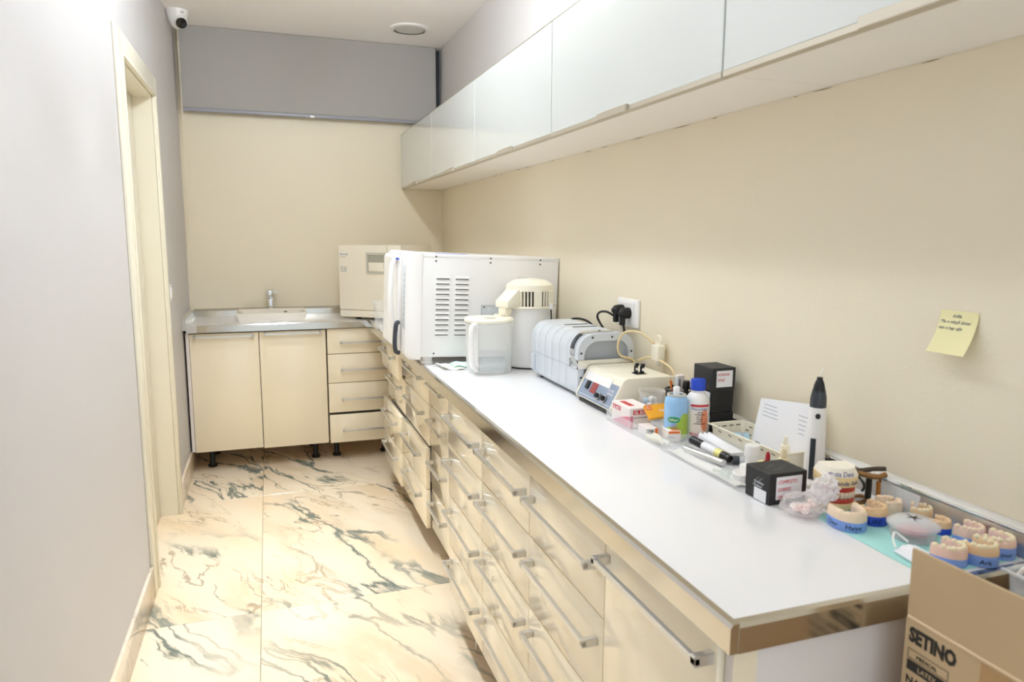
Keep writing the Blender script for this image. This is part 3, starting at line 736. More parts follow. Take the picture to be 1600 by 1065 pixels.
obj('hook_base', BX(.118, .152, .062, .094, .109, .1125, bev=.001), m_black, t)

# ------------------------------------------------------------------ socket, plugs, cables
SY, SZ = 2.185, 1.165
t = thing('wall_socket', 'white double wall socket above the silver cleaner', 'socket', (XR, SY, SZ))
obj('plate', PR(rrect(-.075, .075, -.048, .048, .007), -.010, -.0005, 'x', bev=.002), m_white, t)
obj('insert', PR(rrect(-.05, .05, -.036, .036, .004), -.0125, -.010, 'x'), m_white, t)
def plug(label, y, z, pts, name='power_plug'):
    t = thing(name, label, 'plug', (XR-.0125, y, z))
    obj('body', xf(LA([(.019, 0), (.0195, -.012), (.017, -.03), (.009, -.038), (.008, -.040)], axis='x', seg=18), Matrix.Identity(4)), m_rubber, t)
    bm = bmesh.new(); box(bm, -.034, -.016, -.009, .009, -.042, -.005, bev=.004); obj('strain_relief', bm, m_rubber, t)
    bm = bmesh.new(); tube(bm, [Vector(p)-Vector((XR-.0125, y, z)) for p in pts], .0042, seg=8); obj('lead', bm, m_rubber, t)
plug('black plug in the socket with its lead looping towards the distiller', SY+.03, SZ+.006, [(XR-.035, SY+.03, SZ-.02), (1.12, 2.24, 1.163), (1.12, 2.30, 1.155), (1.135, 2.345, 1.13), (1.15, 2.32, 1.09), (1.155, 2.29, 1.07), (1.158, 2.30, 1.0), (1.158, 2.33, .96)])
plug('black plug in the socket with its lead hanging in a low curve', SY-.018, SZ, [(XR-.035, SY-.018, SZ-.03), (1.15, 2.165, 1.10), (1.15, 2.19, 1.085), (1.15, 2.25, 1.078), (1.15, 2.285, 1.09), (1.158, 2.31, 1.08), (1.159, 2.30, 1.0), (1.16, 2.26, .96)])
t = thing('distiller_lead', 'black power lead arching up behind the silver cleaner', 'cable', (1.158, 2.62, 1.05))
bm = bmesh.new(); tube(bm, [Vector(p)-Vector((1.158, 2.62, 1.05)) for p in ((1.120, 2.66, .915), (1.155, 2.72, .98), (1.16, 2.70, 1.06), (1.155, 2.62, 1.095), (1.155, 2.52, 1.105), (1.155, 2.44, 1.095), (1.158, 2.40, 1.06), (1.160, 2.38, .99), (1.158, 2.36, .96))], .0042); obj('lead', bm, m_rubber, t)
t = thing('cream_adapter', 'cream plug adapter with a pull ring hanging on the wall', 'adapter', (1.155, 1.945, 1.07))
m_cord = mat('cream_cord', srgb(226, 206, 160), .5)
bm = bmesh.new(); box(bm, -.013, .013, -.022, .022, -.034, .018, bev=.005)
obj('body', bm, m_cream_pl, t)
obj('ring', xf(TU([(.014*math.cos(a), 0, .014*math.sin(a)) for a in [R(45*k) for k in range(8)]], .0035, closed=True, n=3), Matrix.Translation((0, .0, .031)) @ Matrix.Rotation(R(90), 4, 'Z')), m_cream_pl, t)
for yy in (-.007, .007): obj('pin', TU([(0, yy, -.033), (0, yy, -.052)], .0022, smooth=False), m_alu, t)
obj('wall_hook', BX(.010, .0245, -.005, .005, .0, .02), m_cream_pl, t)
oc = Vector((1.155, 1.945, 1.07))
obj('lead', TU([Vector(p)-oc for p in ((1.145, 1.955, 1.09), (1.12, 2.00, 1.12), (1.09, 2.050, 1.115), (1.07, 2.054, 1.08), (1.08, 2.056, 1.04), (1.13, 2.058, 1.02), (1.152, 2.060, .96))], .0036), m_cord, t)
obj('lead', TU([Vector(p)-oc for p in ((1.140, 2.05, 1.020), (1.145, 1.98, 1.042), (1.15, 1.92, 1.040), (1.153, 1.86, 1.024), (1.1525, 1.825, .985), (1.1510, 1.812, .95), (1.1495, 1.808, .906))], .0036), m_cord, t)
Z0 = .9008
# ------------------------------------------------------------------ clear trays
t = thing('acrylic_tray', 'clear acrylic tray holding the spray can, bottles and small boxes', 'tray', (.905, 1.50, Z0))
bm = bmesh.new(); shell_box(bm, 0, .2505, 0, .302, 0, .030, t=.0018, r=.003); obj('tray', bm, m_clear, t)
t = thing('acrylic_tray', 'clear acrylic tray holding the black marker tube and white lids', 'tray', (.902, 1.182, Z0))
bm = bmesh.new(); shell_box(bm, 0, .146, 0, .312, 0, .032, t=.0018, r=.003); obj('tray', bm, m_clear, t)
ZT = Z0+.0021
def tx(s, m_, p, org, face, size, **k):
    d = {'-y': ((1, 0, 0), (0, 0, 1)), '-x': ((0, -1, 0), (0, 0, 1)), '+z': ((1, 0, 0), (0, 1, 0))}[face]
    return text(s, m_, p, org, d[0], d[1], size, **k)

# glove carton with red print
t = thing('small_carton', 'pink and white small carton with red GL BOX print in the tray', 'box', (.918, 1.682, ZT))
m_card = mat('white_card', srgb(240, 232, 228), .6)
b_ = obj('carton', BX(0, .066, 0, .108, 0, .056, bev=.0008, seg=1), m_card, t)
obj('pink_panel', PR([(.108*.02, .002), (.106, .002), (.050, .022), (.002, .034)], -.0006, -.0001, 'x'), mat('pink_print', srgb(220, 130, 150), .6), b_)
obj('pink_panel', BX(.0005, .010, -.0006, -.0001, .001, .034), mat('pink_print', srgb(220, 130, 150)), b_)
obj('red_label', BX(.010, .060, -.0006, -.0001, .038, .050), m_red, b_); tx('GL BOX', m_white, b_, (.013, -.0007, .040), '-y', .0115, bold=.0002)
obj('red_label', BX(-.0006, -.0001, .055, .100, .038, .050), m_red, b_); tx('GL BOX', m_white, b_, (-.0007, .097, .040), '-x', .0105, bold=.0002)
tx('BOX DI GUANTI', m_ink_grey, b_, (.012, -.0003, .027), '-y', .006)
obj('open_slot', BX(.014, .030, .03, .09, .056, .0566), m_red, b_)
# flat orange box resting on the small ones
t = thing('orange_box', 'flat orange carton leaning on the small boxes in the tray', 'box', (.940, 1.604, ZT), rot=(0, 0, 0))
M_ = Matrix.Translation((0, .020, .036)) @ Matrix.Rotation(R(38), 4, 'X') @ Matrix.Rotation(R(-3), 4, 'Y')
b_ = obj('carton', xf(BX(.004, .074, 0, .044, 0, .010, bev=.0006, seg=1), M_), mat('orange_card', srgb(240, 168, 40), .5), t)
obj('badge', xf(BX(.005, .022, .026, .043, .0101, .0106), M_), mat('orange_red', srgb(234, 120, 50), .5), b_)
X3 = M_.to_3x3()
text('vagh', m_white, b_, M_ @ Vector((.040, .018, .0103)), X3 @ Vector((1, 0, 0)), X3 @ Vector((0, 1, 0)), .013)
obj('badge_arc', xf(TU([(.0135+.0055*math.cos(R(30+40*k)), .0345+.0045*math.sin(R(30+40*k)), .0107) for k in range(8)], .0006, n=3, seg=5), M_), m_white, b_)
t = thing('barcode_box', 'small white and orange carton with a barcode end in the tray', 'box', (.920, 1.598, ZT), R(-8))
b_ = obj('carton', BX(0, .034, 0, .055, 0, .022, bev=.0005, seg=1), m_card, t)
obj('orange_end', BX(.026, .0345, -.0006, -.0001, .0, .0222), mat('orange_red', srgb(234, 120, 50)), b_)
for k in range(9): obj('barcode_bar', BX(.003+k*.0022, .003+k*.0022+(.0013 if k % 3 else .0007), -.0007, -.0001, .009, .018), m_ink_black, b_)
t = thing('white_orange_box', 'small white carton with an orange top stripe before the spray can', 'box', (.948, 1.535, ZT), R(-14))
b_ = obj('carton', BX(0, .034, 0, .05, 0, .030, bev=.0005, seg=1), m_card, t)
obj('orange_stripe', BX(.002, .032, -.0006, -.0001, .023, .029), mat('orange_red', srgb(234, 120, 50)), b_)
obj('orange_top', BX(.012, .033, .004, .03, .030, .0304), mat('orange_red', srgb(234, 120, 50)), b_)
obj('print_line', BX(.003, .018, -.0006, -.0001, .012, .014), m_ink_grey, b_)
t = thing('tissue_packet', 'crumpled pale packet lying at the tray wall below the barcode box', 'packet', (.912, 1.505, ZT+.003))
bm = bmesh.new(); sheet(bm, 8, 6, lambda u, v: (.002+u*.028, .0+v*.085, .006+.004*math.sin(9*u+6*v)), .005); obj('packet', bm, mat('pale_tissue', srgb(236, 230, 208), .7), t)

# plastic cup with cotton pellets
t = thing('plastic_cup', 'clear plastic cup holding white cotton balls', 'cup', (1.030, 1.764, ZT))
obj('cup', LA([(.0005, .001), (.026, .001), (.0265, .0), (.0275, .002), (.0355, .078), (.0385, .080), (.0385, .083), (.0345, .082), (.0262, .004), (.0005, .003)], seg=32), clear('cup_plastic', srgb(244, 244, 244), .10, .08, facing=.4), t)
for k, (a, b, c, col) in enumerate([(-.012, -.010, .028, 0), (.010, -.012, .026, 0), (.0, .008, .030, 0), (-.002, -.006, .046, 0), (.014, .006, .040, 0), (-.015, .004, .040, 1), (.002, -.004, .012, 1)]):
    bm = bmesh.new(); bmesh.ops.create_icosphere(bm, subdivisions=2, radius=.010)
    o = obj('cotton_ball', bm, mat('cotton_blue', srgb(176, 208, 232), .9) if col else mat('cotton_white', srgb(244, 242, 240), .9), None, loc=(1.030+a, 1.764+b, ZT+c+.013))
    tag(o, 'pale blue cotton ball inside the clear cup' if col else 'white cotton ball inside the clear cup', 'cotton ball', 'blue cotton balls in the cup' if col else 'white cotton balls in the cup')

# pen holder of black mesh
t = thing('pen_holder', 'round black wire-mesh pen holder behind the spray can', 'pen holder', (1.088, 1.705, ZT))
bm = bmesh.new()
for k in range(26):
    a = 2*math.pi*k/26; b = 2*math.pi*(k+2.2)/26; c = 2*math.pi*(k-2.2)/26
    for e in (b, c): tube(bm, [(.038*math.cos(a), .038*math.sin(a), .002), (.039*math.cos((a+e)/2), .039*math.sin((a+e)/2), .047), (.040*math.cos(e), .040*math.sin(e), .092)], .0007, seg=4, n=2)
tag(obj('mesh', bm, m_black, t), kind='stuff')
obj('rim', TU([(.0405*math.cos(R(30*k)), .0405*math.sin(R(30*k)), .094) for k in range(12)], .0035, closed=True, n=3), m_black, t)
obj('floor_disc', LA([(.0385, 0), (.0385, .002)], seg=32), m_black, t)
def stick(name, label, cat, p0, p1, r, m_, tip=None):
    t = thing(name, label, cat, p0); v = Vector(p1)-Vector(p0)
    obj('shaft', TU([(0, 0, 0), v*.93], r, smooth=False, seg=6), m_, t)
    if tip: obj('tip', TU([v*.93, v], [r, r*.35], smooth=False, seg=6), tip, t)
stick('orange_pencil', 'orange pencil leaning out of the pen holder', 'pencil', (1.095, 1.708, ZT+.003), (1.047, 1.697, 1.036), .0042, mat('pencil_orange', srgb(236, 130, 50), .4), mat('wood_tip', srgb(220, 190, 150), .6))
stick('silver_pen', 'thin silver pen in the pen holder beside the pencil', 'pen', (1.100, 1.695, ZT+.003), (1.050, 1.688, 1.018), .003, m_alu, m_black)
t = thing('white_tube_box', 'tall white and grey carton standing in the pen holder', 'box', (1.094, 1.719, ZT+.003))
b_ = obj('carton', BX(-.011, .011, -.008, .008, 0, .130, bev=.0008, seg=1), m_card, t); obj('grey_side', BX(-.0116, -.0111, -.007, .007, .04, .125), m_grey_l, b_)
obj('print_line', BX(-.008, -.002, -.0086, -.0081, .06, .12), m_ink_grey, b_)
t = thing('black_cap_bottle', 'slim black-capped bottle in the pen holder', 'bottle', (1.093, 1.683, ZT+.003))
b_ = obj('bottle', LA([(.0095, 0), (.0095, .085), (.006, .095), (.006, .099)], seg=18), m_black, t); obj('cap', LA([(.0095, .097), (.0102, .099), (.0102, .118), (.008, .121), (.001, .1215)], seg=18), m_black, b_)
t = thing('black_lens_cap', 'flat black printed loop strap draped on the pen holder', 'strap', (1.112, 1.668, .982))
obj('strap', PR(rrect(-.022, .022, -.013, .013, .010), -.003, .003, 'y'), m_black, t)
tx('OK', m_white, t, (-.012, -.0034, -.004), '-y', .012)

# spray can
t = thing('spray_can', 'blue and green spray can with white nozzle in the tray', 'spray can', (.990, 1.568, ZT))
m_canb = mat('can_blue', srgb(150, 192, 232), .25, vary=.04, vscale=40); m_cang = mat('can_green', srgb(170, 200, 80), .25, vary=.06, vscale=30)
cb = obj('can', LA([(.029, 0), (.0305, .002), (.0305, .095), (.028, .107), (.022, .114), (.020, .115)], seg=40), m_canb, t)
bm = bmesh.new()   # green lower wrap with a wavy upper edge, hugging the can
N_ = 48; low = []; hi = []
for k in range(N_+1):
    a = 2*math.pi*k/N_; h = .045+.034*math.sin(a+.35)*.9+.006*math.sin(5*a); h = max(.016, min(.088, h))
    low.append(bm.verts.new((.0309*math.cos(a), .0309*math.sin(a), .003))); hi.append(bm.verts.new((.0309*math.cos(a), .0309*math.sin(a), h)))
for k in range(N_): bm.faces.new((low[k], low[k+1], hi[k+1], hi[k]))
wrap = obj('green_wrap', bm, m_cang, cb); wrap.rotation_euler = (0, 0, R(-105))
def curved_patch(r, ang, zc, ra, rz, n=20, square=False):
    """A print patch bent round a can or bottle: rectangular or oval, in narrow upright strips."""
    bm = bmesh.new(); lo = []; hi = []; n = max(n, 20)
    for k in range(n+1):
        q = -1+2*k/n; h = rz*(1 if square else math.sqrt(max(.0004, 1-q*q)))
        for L, sg in ((lo, -1), (hi, 1)): L.append(bm.verts.new((r*math.cos(ang+ra*q), r*math.sin(ang+ra*q), zc+sg*h)))
    for k in range(n): bm.faces.new((lo[k], lo[k+1], hi[k+1], hi[k]))
    return bm
def wrap_text(s, m_, parent, r, ang, z, size, depth=.0003):
    """Lettering bent round a can: ang is the centre direction seen from the axis."""
    o = text(s, m_, parent, (0, 0, 0), (1, 0, 0), (0, 0, 1), size, align='CENTER', depth=depth)
    for v in o.data.vertices:
        a = ang+v.co.x/r; rr = r-v.co.y
        v.co = (rr*math.cos(a), rr*math.sin(a), z+v.co.z)
    return o
A_ = R(-122)
lb = obj('logo_oval', curved_patch(.0312, A_-.15, .055, .55, .008), mat('logo_green', srgb(40, 150, 90), .4), cb)
wrap_text('fallayn', m_white, cb, .0316, A_-.15, .052, .0095)
wrap_text('saliva', mat('print_pink', srgb(190, 120, 190), .5), cb, .0316, A_-.1, .039, .006)
wrap_text('detection', mat('print_pink', srgb(190, 120, 190)), cb, .0316, A_-.1, .033, .006)
obj('leaf_mark', curved_patch(.0316, A_, .020, .20, .006), mat('leaf_green', srgb(60, 150, 50), .4), cb)
obj('rim', LA([(.0225, .112), (.0245, .114), (.0245, .118), (.021, .119), (.018, .117)], cap=False, seg=32), m_alu, cb)
obj('nozzle', LA([(.0085, .115), (.0085, .134), (.008, .136), (.001, .1365)], seg=18), m_white, cb)
# white bottle, blue cap
t = thing('white_bottle', 'white plastic bottle with blue cap and red label', 'bottle', (1.050, 1.562, ZT))
wb = obj('bottle', LA([(.0305, 0), (.032, .003), (.032, .090), (.030, .104), (.022, .116), (.0165, .120), (.0165, .126)], seg=40), m_white, t)
obj('cap', LA([(.0185, .126), (.0195, .128), (.0195, .150), (.018, .154), (.001, .1545)], seg=36), mat('cap_blue', srgb(28, 70, 200), .35), wb)
obj('label', curved_patch(.0323, A_+.25, .050, .80, .042, n=48, square=True), mat('label_cream', srgb(246, 232, 224), .5), wb)
obj('label_band', curved_patch(.0326, A_+.25, .0895, .80, .003, n=32, square=True), m_red, wb)
obj('label_band', curved_patch(.0326, A_+.25, .0125, .80, .0045, n=32, square=True), mat('label_rose', srgb(205, 70, 80), .5), wb)
obj('label_patch', curved_patch(.0326, A_+.62, .052, .32, .030, n=24), mat('label_orange', srgb(240, 150, 110), .5), wb)
wrap_text('PharmaEthyl', mat('label_blue', srgb(60, 150, 210), .5), wb, .0329, A_+.2, .078, .0085)
for k, s_ in enumerate(('spray', 'refrigerante', 'per uso', 'dentale', 'medico', 'professionale')): wrap_text(s_, m_ink_black, wb, .0329, A_+.2, .071-k*.006, .0055)

# ------------------------------------------------------------------ black boxes
m_bbox = mat('black_card', srgb(34, 34, 35), .55, bump=.1, bscale=200)
def black_box(label, loc, dims, rz, note=None, side_label=False, group=None, scuff=False):
    t = thing('black_box', label, 'box', loc, rz, group)
    a, b, c = dims
    o = obj('box_base', BX(.001, a-.001, .001, b-.001, 0, c*.55, bev=.0008, seg=1), m_bbox, t)
    lid = obj('lid', BX(0, a, 0, b, c*.32, c, bev=.0012, seg=1), m_bbox, t)
    if note:
        n = obj('note', xf(BX(a*.17, a*.86, -.0008, -.0002, c*.16, c*.88), Matrix.Identity(4)), m_paper, lid)
        for k, s_ in enumerate(note): tx(s_, m_ink_red, lid, (a*.21, -.0010, c*(.66-.24*k)), '-y', c*.17, shear=.15, wide=.8)
    if side_label: obj('side_label', BX(-.0008, -.0002, b*.06, b*.52, c*.12, c*.92), m_paper, lid)
    if scuff:
        obj('side_print', BX(-.0008, -.0002, b*.12, b*.60, c*.02, c*.40), m_paper, lid)
        for k in range(2): tx('Complete Denture'[k*9:][:8], m_grey_l, lid, (-.0009, b*.62, c*(.56-.12*k)), '-x', c*.11, shear=.2)
        for k in range(9):
            x = random.uniform(.15, .7)*a; y = random.uniform(.2, .75)*b; L = random.uniform(.12, .3)*a
            obj('scuff', PR([(x, y), (x+L, y+.25*L), (x+L*.9, y+.25*L+.0016), (x+.1*L, y+.0012)], c, c+.0003, 'z'), mat('scuff_grey', srgb(110, 108, 104), .8), lid)
        for k in range(5):
            y = random.uniform(.2, .6)*b; z = random.uniform(.6, .9)*c
            obj('scuff', PR([(y, z), (y+.012, z-.012), (y+.010, z-.013), (y-.001, z-.002)], -.0006, -.0002, 'x'), mat('scuff_grey', srgb(110, 108, 104)), lid)
G_ = 'black boxes stacked in the tray'
black_box('lowest black card box of the stack beside the white basket', (1.084, 1.548, ZT), (.0695, .085, .0605), 0, side_label=True, group=G_)
black_box('middle black card box of the stack, white label on its aisle side', (1.0855, 1.553, ZT+.0608), (.0695, .085, .0605), 0, side_label=True, group=G_)
black_box('top black card box of the stack with a red handwritten note', (1.083, 1.547, ZT+.1216), (.0710, .087, .0605), 0, note=('ADRIANA', 'SOLIZ'), group=G_)
black_box('scuffed black card box standing alone with a pink handwritten note', (.910, 1.096, Z0), (.089, .076, .064), 0, note=('COMPLETO', 'DURRES', 'URGENT'), scuff=True)

# ------------------------------------------------------------------ white basket and what lies in it
t = thing('white_basket', 'white slotted plastic basket by the wall', 'basket', (1.056, 1.236, Z0))
bm = bmesh.new(); shell_box(bm, .004, .094, .004, .266, 0, .050, t=.002, flare=.006, r=.012); bs = obj('basket', bm, m_cream_pl, t)
obj('rim', TU([(p[0], p[1], .050) for p in rrect(-.003, .101, -.003, .273, .012, 3)], .0024, closed=True, n=2, seg=6), m_cream_pl, t)
SL = mesh_of('slot', BX(-.006, .006, -.0004, .0004, -.0012, .0012)); SL.materials.append(mat('slot_brown', srgb(90, 84, 74), .7))
for r_ in range(3):
    for k in range(7):
        obj('slot', SL, None, bs, loc=(.0965+r_*-.0012-.0025, .03+k*.034+(.012 if r_ == 1 else 0), .042-r_*.010), rot=(0, R(7), R(90)))
for k in range(4): obj('slot', SL, None, bs, loc=(.018+k*.021, .2652+.0018, .042), rot=(R(7), 0, 0))
for k in range(6): obj('slot', SL, None, bs, loc=(-.0008, .03+k*.04, .040), rot=(0, R(-7), R(90)))
t = thing('blue_roll', 'pale blue plastic roll lying in the white basket', 'roll', (1.105, 1.455, Z0+.0195))
obj('roll', xf(LA([(.006, -.022), (.016, -.022), (.0165, -.018), (.0165, .018), (.016, .022), (.006, .022)], axis='x', seg=24), Matrix.Rotation(R(-20), 4, 'Z')), mat('pale_blue', srgb(170, 205, 222), .4), t)
obj('band', xf(LA([(.0167, .002), (.0169, .003), (.0169, .008), (.0167, .009)], axis='x', cap=False, seg=24), Matrix.Rotation(R(-20), 4, 'Z')), m_silver_d, t)
t = thing('grey_clip', 'dark grey plastic clip lying in the white basket', 'clip', (1.098, 1.375, Z0+.002))
obj('clip', PR([(-.014, 0), (.014, 0), (.010, .014), (.0, .034), (-.010, .020)], -.008, .008, 'y', bev=.001), m_brush_dark, t)
def dropper(label, loc, r, h, mbody, mbulb, name='dropper_bottle', bulb=True):
    t = thing(name, label, 'bottle', loc)
    obj('bottle', LA([(r, 0), (r, h*.5), (r*.7, h*.56)], seg=20), mbody, t)
    obj('collar', LA([(r*.85, h*.55), (r*.85, h*.70), (r*.5, h*.71)], seg=20), mbulb, t)
    obj('teat', LA([(r*.5, h*.70), (r*.48, h*.9), (r*.3, h), (r*.05, h*1.01)], seg=16), mbulb, t)
dropper('ivory dropper bottle standing inside the white basket', (1.112, 1.295, Z0+.002), .012, .066, m_cream_pl, m_cream_pl)
dropper('ivory dropper bottle standing in the tray near the scuffed box', (1.030, 1.203, ZT), .0135, .072, m_cream_pl, mat('ivory_teat', srgb(238, 222, 186), .4))
dropper('small dark bottle with red rubber teat', (.995, 1.210, ZT), .010, .066, m_black, mat('red_rubber', srgb(176, 30, 40), .4))
t = thing('yellow_cap_jar', 'low jar with pale yellow lid beside the red dropper', 'jar', (1.008, 1.236, ZT))
b_ = obj('jar', LA([(.014, 0), (.014, .018)], seg=24), m_white, t); obj('lid', LA([(.0155, .018), (.016, .020), (.016, .032), (.014, .035), (.001, .0355)], seg=24), mat('pale_yellow', srgb(244, 232, 176), .4), b_)
t = thing('ribbed_cap_jar', 'white jar with tall ribbed screw cap', 'jar', (1.022, 1.296, ZT))
b_ = obj('jar', LA([(.015, 0), (.015, .028)], seg=28), m_white, t)
bm = bmesh.new(); lathe(bm, [(.017, .028), (.017, .052), (.0155, .055), (.001, .0555)], seg=48)
for v in bm.verts:
    a = math.atan2(v.co.y, v.co.x); rr = math.hypot(v.co.x, v.co.y)
    if rr > .0165: k = 1+.03*math.cos(24*a); v.co.x *= k; v.co.y *= k
obj('cap', bm, m_white, b_)
for i, (x, y, z, r, h, lab) in enumerate(((.985, 1.262, ZT, .017, .022, 'low white lidded pot between the ribbed cap and red dropper'), (.955, 1.235, ZT, .024, .018, 'wide flat white pot nearest the scuffed black box'))):
    t = thing('white_pot', lab, 'pot', (x, y, z)); b_ = obj('pot', LA([(r*.92, 0), (r*.95, h*.5)], seg=32), m_white, t)
    obj('lid', LA([(r, h*.5), (r, h*.92), (r*.94, h), (.001, h)], seg=32), m_white, b_)
# marker tube, steel tube, strips
def lying(name, label, cat, p, q, segs):
    t = thing(name, label, cat, p); v = (Vector(q)-Vector(p))
    for nm, a, b, r, m_ in segs: obj(nm, TU([v*a, v*b], r, smooth=False, seg=18), m_, t)
lying('marker_tube', 'fat black marker tube with white and yellow label', 'marker', (.972, 1.462, ZT+.026), (.992, 1.335, ZT+.0125),
      [('cap', 0, .26, .0105, m_black), ('barrel', .26, .92, .0100, m_black), ('label', .32, .66, .0104, m_paper), ('label_yellow', .66, .80, .0104, mat('label_yellow', srgb(240, 232, 150), .5)), ('end_plug', .92, 1.0, .0088, m_black)])
lying('steel_tube', 'thin steel tube lying below the black marker', 'tube', (.945, 1.45, ZT+.0085), (.968, 1.325, ZT+.0085), [('tube', 0, 1, .008, m_alu), ('end_ring', .0, .04, .0086, m_chrome)])
lying('grey_stopper', 'short dark grey rubber stopper next to the marker tip', 'stopper', (1.000, 1.335, ZT+.010), (1.022, 1.322, ZT+.010), [('cap', 0, .55, .0098, m_brush_dark), ('clear_end', .55, 1.0, .0088, m_frost)])
t = thing('paper_strips', 'white folded paper strips lying between marker and basket', 'paper', (1.012, 1.345, ZT))
bm = bmesh.new(); sheet(bm, 6, 14, lambda u, v: (-.010+u*.036, .0+v*.135, .022+.006*(1 if int(u*6) % 2 else 0)*(v)+.008*v), .020); obj('strips', bm, m_paper, t)
t = thing('mixing_sheet', 'pale sheet and plastic scraps in the tray below the steel tube', 'sheet', (.908, 1.20, ZT))
bm = bmesh.new(); sheet(bm, 8, 14, lambda u, v: (.0+u*.036, .0+v*.27, .0035+.002*math.sin(8*v+5*u)), .002); obj('sheet', bm, mat('sheet_pale', srgb(242, 240, 234), .7), t)
t = thing('clear_mixing_tip', 'clear greenish mixing tip lying on the pale sheet', 'tip', (.925, 1.245, ZT+.012))
obj('tip', xf(LA([(.008, 0), (.008, .018), (.004, .024), (.003, .040)], axis='y', seg=14), Matrix.Rotation(R(20), 4, 'Z')), clear('green_clear', srgb(200, 220, 205), .35, .1), t)

# ------------------------------------------------------------------ paper leaning on the wall
t = thing('leaning_paper', 'white printed paper leaning upside down behind the basket', 'paper', (1.128, 1.245, Z0+.0035))
m_ink_pale = mat('pale_ink', srgb(150, 154, 166), .6)
lean = math.atan2(.034, .146)
Mq = Matrix.Rotation(lean, 4, 'Y')
def pz(y): return .150-.018*(y/.195)
b_ = obj('sheet', xf(PR([(0, 0), (.195, 0), (.198, .150-.026), (.0, .150)], 0, .0006, 'x'), Mq), m_paper, t)
for k in range(4):
    y0 = .135; obj('print_line', xf(BX(-.0004, -.0001, y0-.004*k, y0+.045, .112-.009*k, .1134-.009*k), Mq), m_ink_pale, b_)
for k in range(5):
    obj('print_line', xf(BX(-.0004, -.0001, .030, .030+.030-.003*k, .112-.010*k, .1134-.010*k), Mq), m_ink_pale, b_)

# ------------------------------------------------------------------ white cordless hand device on a base
t = thing('obturation_pen', 'white pen-shaped handpiece with black tip and bent needle on its base', 'handpiece', (1.098, 1.187, Z0))
obj('base', BX(-.042, .036, -.035, .040, 0, .008, bev=.003), m_white, t)
hp_ = obj('body', LA([(.0205, .008), (.0215, .012), (.0205, .06), (.0190, .10), (.0180, .135), (.0165, .165)], seg=32), m_white, t)
obj('grip_collar', LA([(.0168, .165), (.0165, .185), (.0135, .2)], seg=28), m_brush_dark, hp_)
obj('tip', LA([(.0135, .199), (.0105, .213), (.0075, .222), (.0060, .224), (.0060, .229), (.002, .2295)], seg=24), m_black, hp_)
obj('needle', TU([(0, 0, .229), (.001, 0, .234), (.010, .003, .247)], .0008, n=3, seg=6), m_alu, hp_)
A2 = R(-140)
obj('button', curved_patch(.0190, A2+.2, .148, .28, .006), m_black, hp_)
obj('window_strip', curved_patch(.0219, A2-.1, .055, .26, .045, n=32, square=True), m_brush_dark, hp_)
obj('lead', TU([(.02, .01, .045), (.040, -.01, .046), (.055, -.035, .036), (.062, -.065, .022), (.055, -.085, .012), (.045, -.09, .004)], .0026), m_rubber, t)

# ------------------------------------------------------------------ yellow note on the wall
t = thing('sticky_note', 'pale yellow sticky note curling off the beige wall', 'note', (XR-.0006, .945, 1.292))
bm = bmesh.new(); nn = 12
sh = lambda u, v: (-.030*(v**1.8)-.0005, .0375-.075*u+.012*0, -.076*v)
top = [[bm.verts.new(sh(i/2, j/nn)) for j in range(nn+1)] for i in range(3)]
bk = [[bm.verts.new(Vector(sh(i/2, j/nn))+Vector((.0003, 0, 0))) for j in range(nn+1)] for i in range(3)]
for i in range(2):
    for j in range(nn): bm.faces.new((top[i][j], top[i][j+1], top[i+1][j+1], top[i+1][j])); bm.faces.new((bk[i][j], bk[i+1][j], bk[i+1][j+1], bk[i][j+1]))
obj('note', bm, mat('note_yellow', srgb(236, 228, 176), .7), t)
for k, (s_, yy) in enumerate((('Adila', .012), ('Me e mbyll dritat', .034), ('me e hap ujin', .034))):
    o = text(s_, m_ink_grey, t, (0, yy, -.012-.011*k), (0, -1, 0), (0, 0, 1), .0085, shear=.2, depth=.0002)
    for v in o.data.vertices:
        q = -v.co.z/.076; v.co.x += -.030*(max(0, q)**1.8)-.0009
# ------------------------------------------------------------------ teal mat with dental models
t = thing('teal_mat', 'pale teal paper mat under the dental models', 'mat', (.95, .77, Z0-.0004))
bm = bmesh.new(); prism(bm, [(.004, .004), (.200, .004), (.202, .285), (.030, .262), (.008, .245), (.0, .05)], 0, .0008, 'z'); obj('sheet', bm, mat('teal_paper', srgb(172, 226, 222), .8), t)
ZM = Z0+.0008
m_blue_d = mat('deep_blue_base', srgb(38, 78, 196), .45); m_blue_l = mat('light_blue_base', srgb(124, 158, 224), .5)
m_stone = mat('tan_stone', srgb(232, 196, 152), .7, bump=.4, bscale=500, vary=.08, vscale=120); m_stone2 = mat('pale_stone', srgb(238, 214, 186), .7, bump=.4, bscale=500, vary=.08, vscale=120)
m_tooth = mat('tooth_ivory', srgb(240, 226, 190), .35, sss=.2); m_pinkst = mat('pink_stone', srgb(236, 200, 182), .6, bump=.3, bscale=500, vary=.06, vscale=120)
def arch(t, w, d):
    """Horseshoe centre line, t in -1..1: front of the arch points to -y."""
    a = t*R(98); x = w*math.sin(a)*(1-.05*t*t); y = -d*math.cos(a)
    if abs(t) > .72: y += (abs(t)-.72)*d*1.6
    return Vector((x, y, 0))
def sweep_arch(bm, w, d, prof_fn, n=44):
    rings = []
    for k in range(n+1):
        tt = -1+2*k/n; p = arch(tt, w, d); q = arch(min(1, tt+.02), w, d)-arch(max(-1, tt-.02), w, d); q.normalize(); nr = Vector((q.y, -q.x, 0))
        rings.append([bm.verts.new(p+nr*a+Vector((0, 0, z))) for a, z in prof_fn(tt)])
    m_ = len(rings[0])
    for A, B in zip(rings, rings[1:]):
        for i in range(m_): bm.faces.new((A[i], A[(i+1) % m_], B[(i+1) % m_], B[i]))
    bm.faces.new(rings[0][::-1]); bm.faces.new(rings[-1])
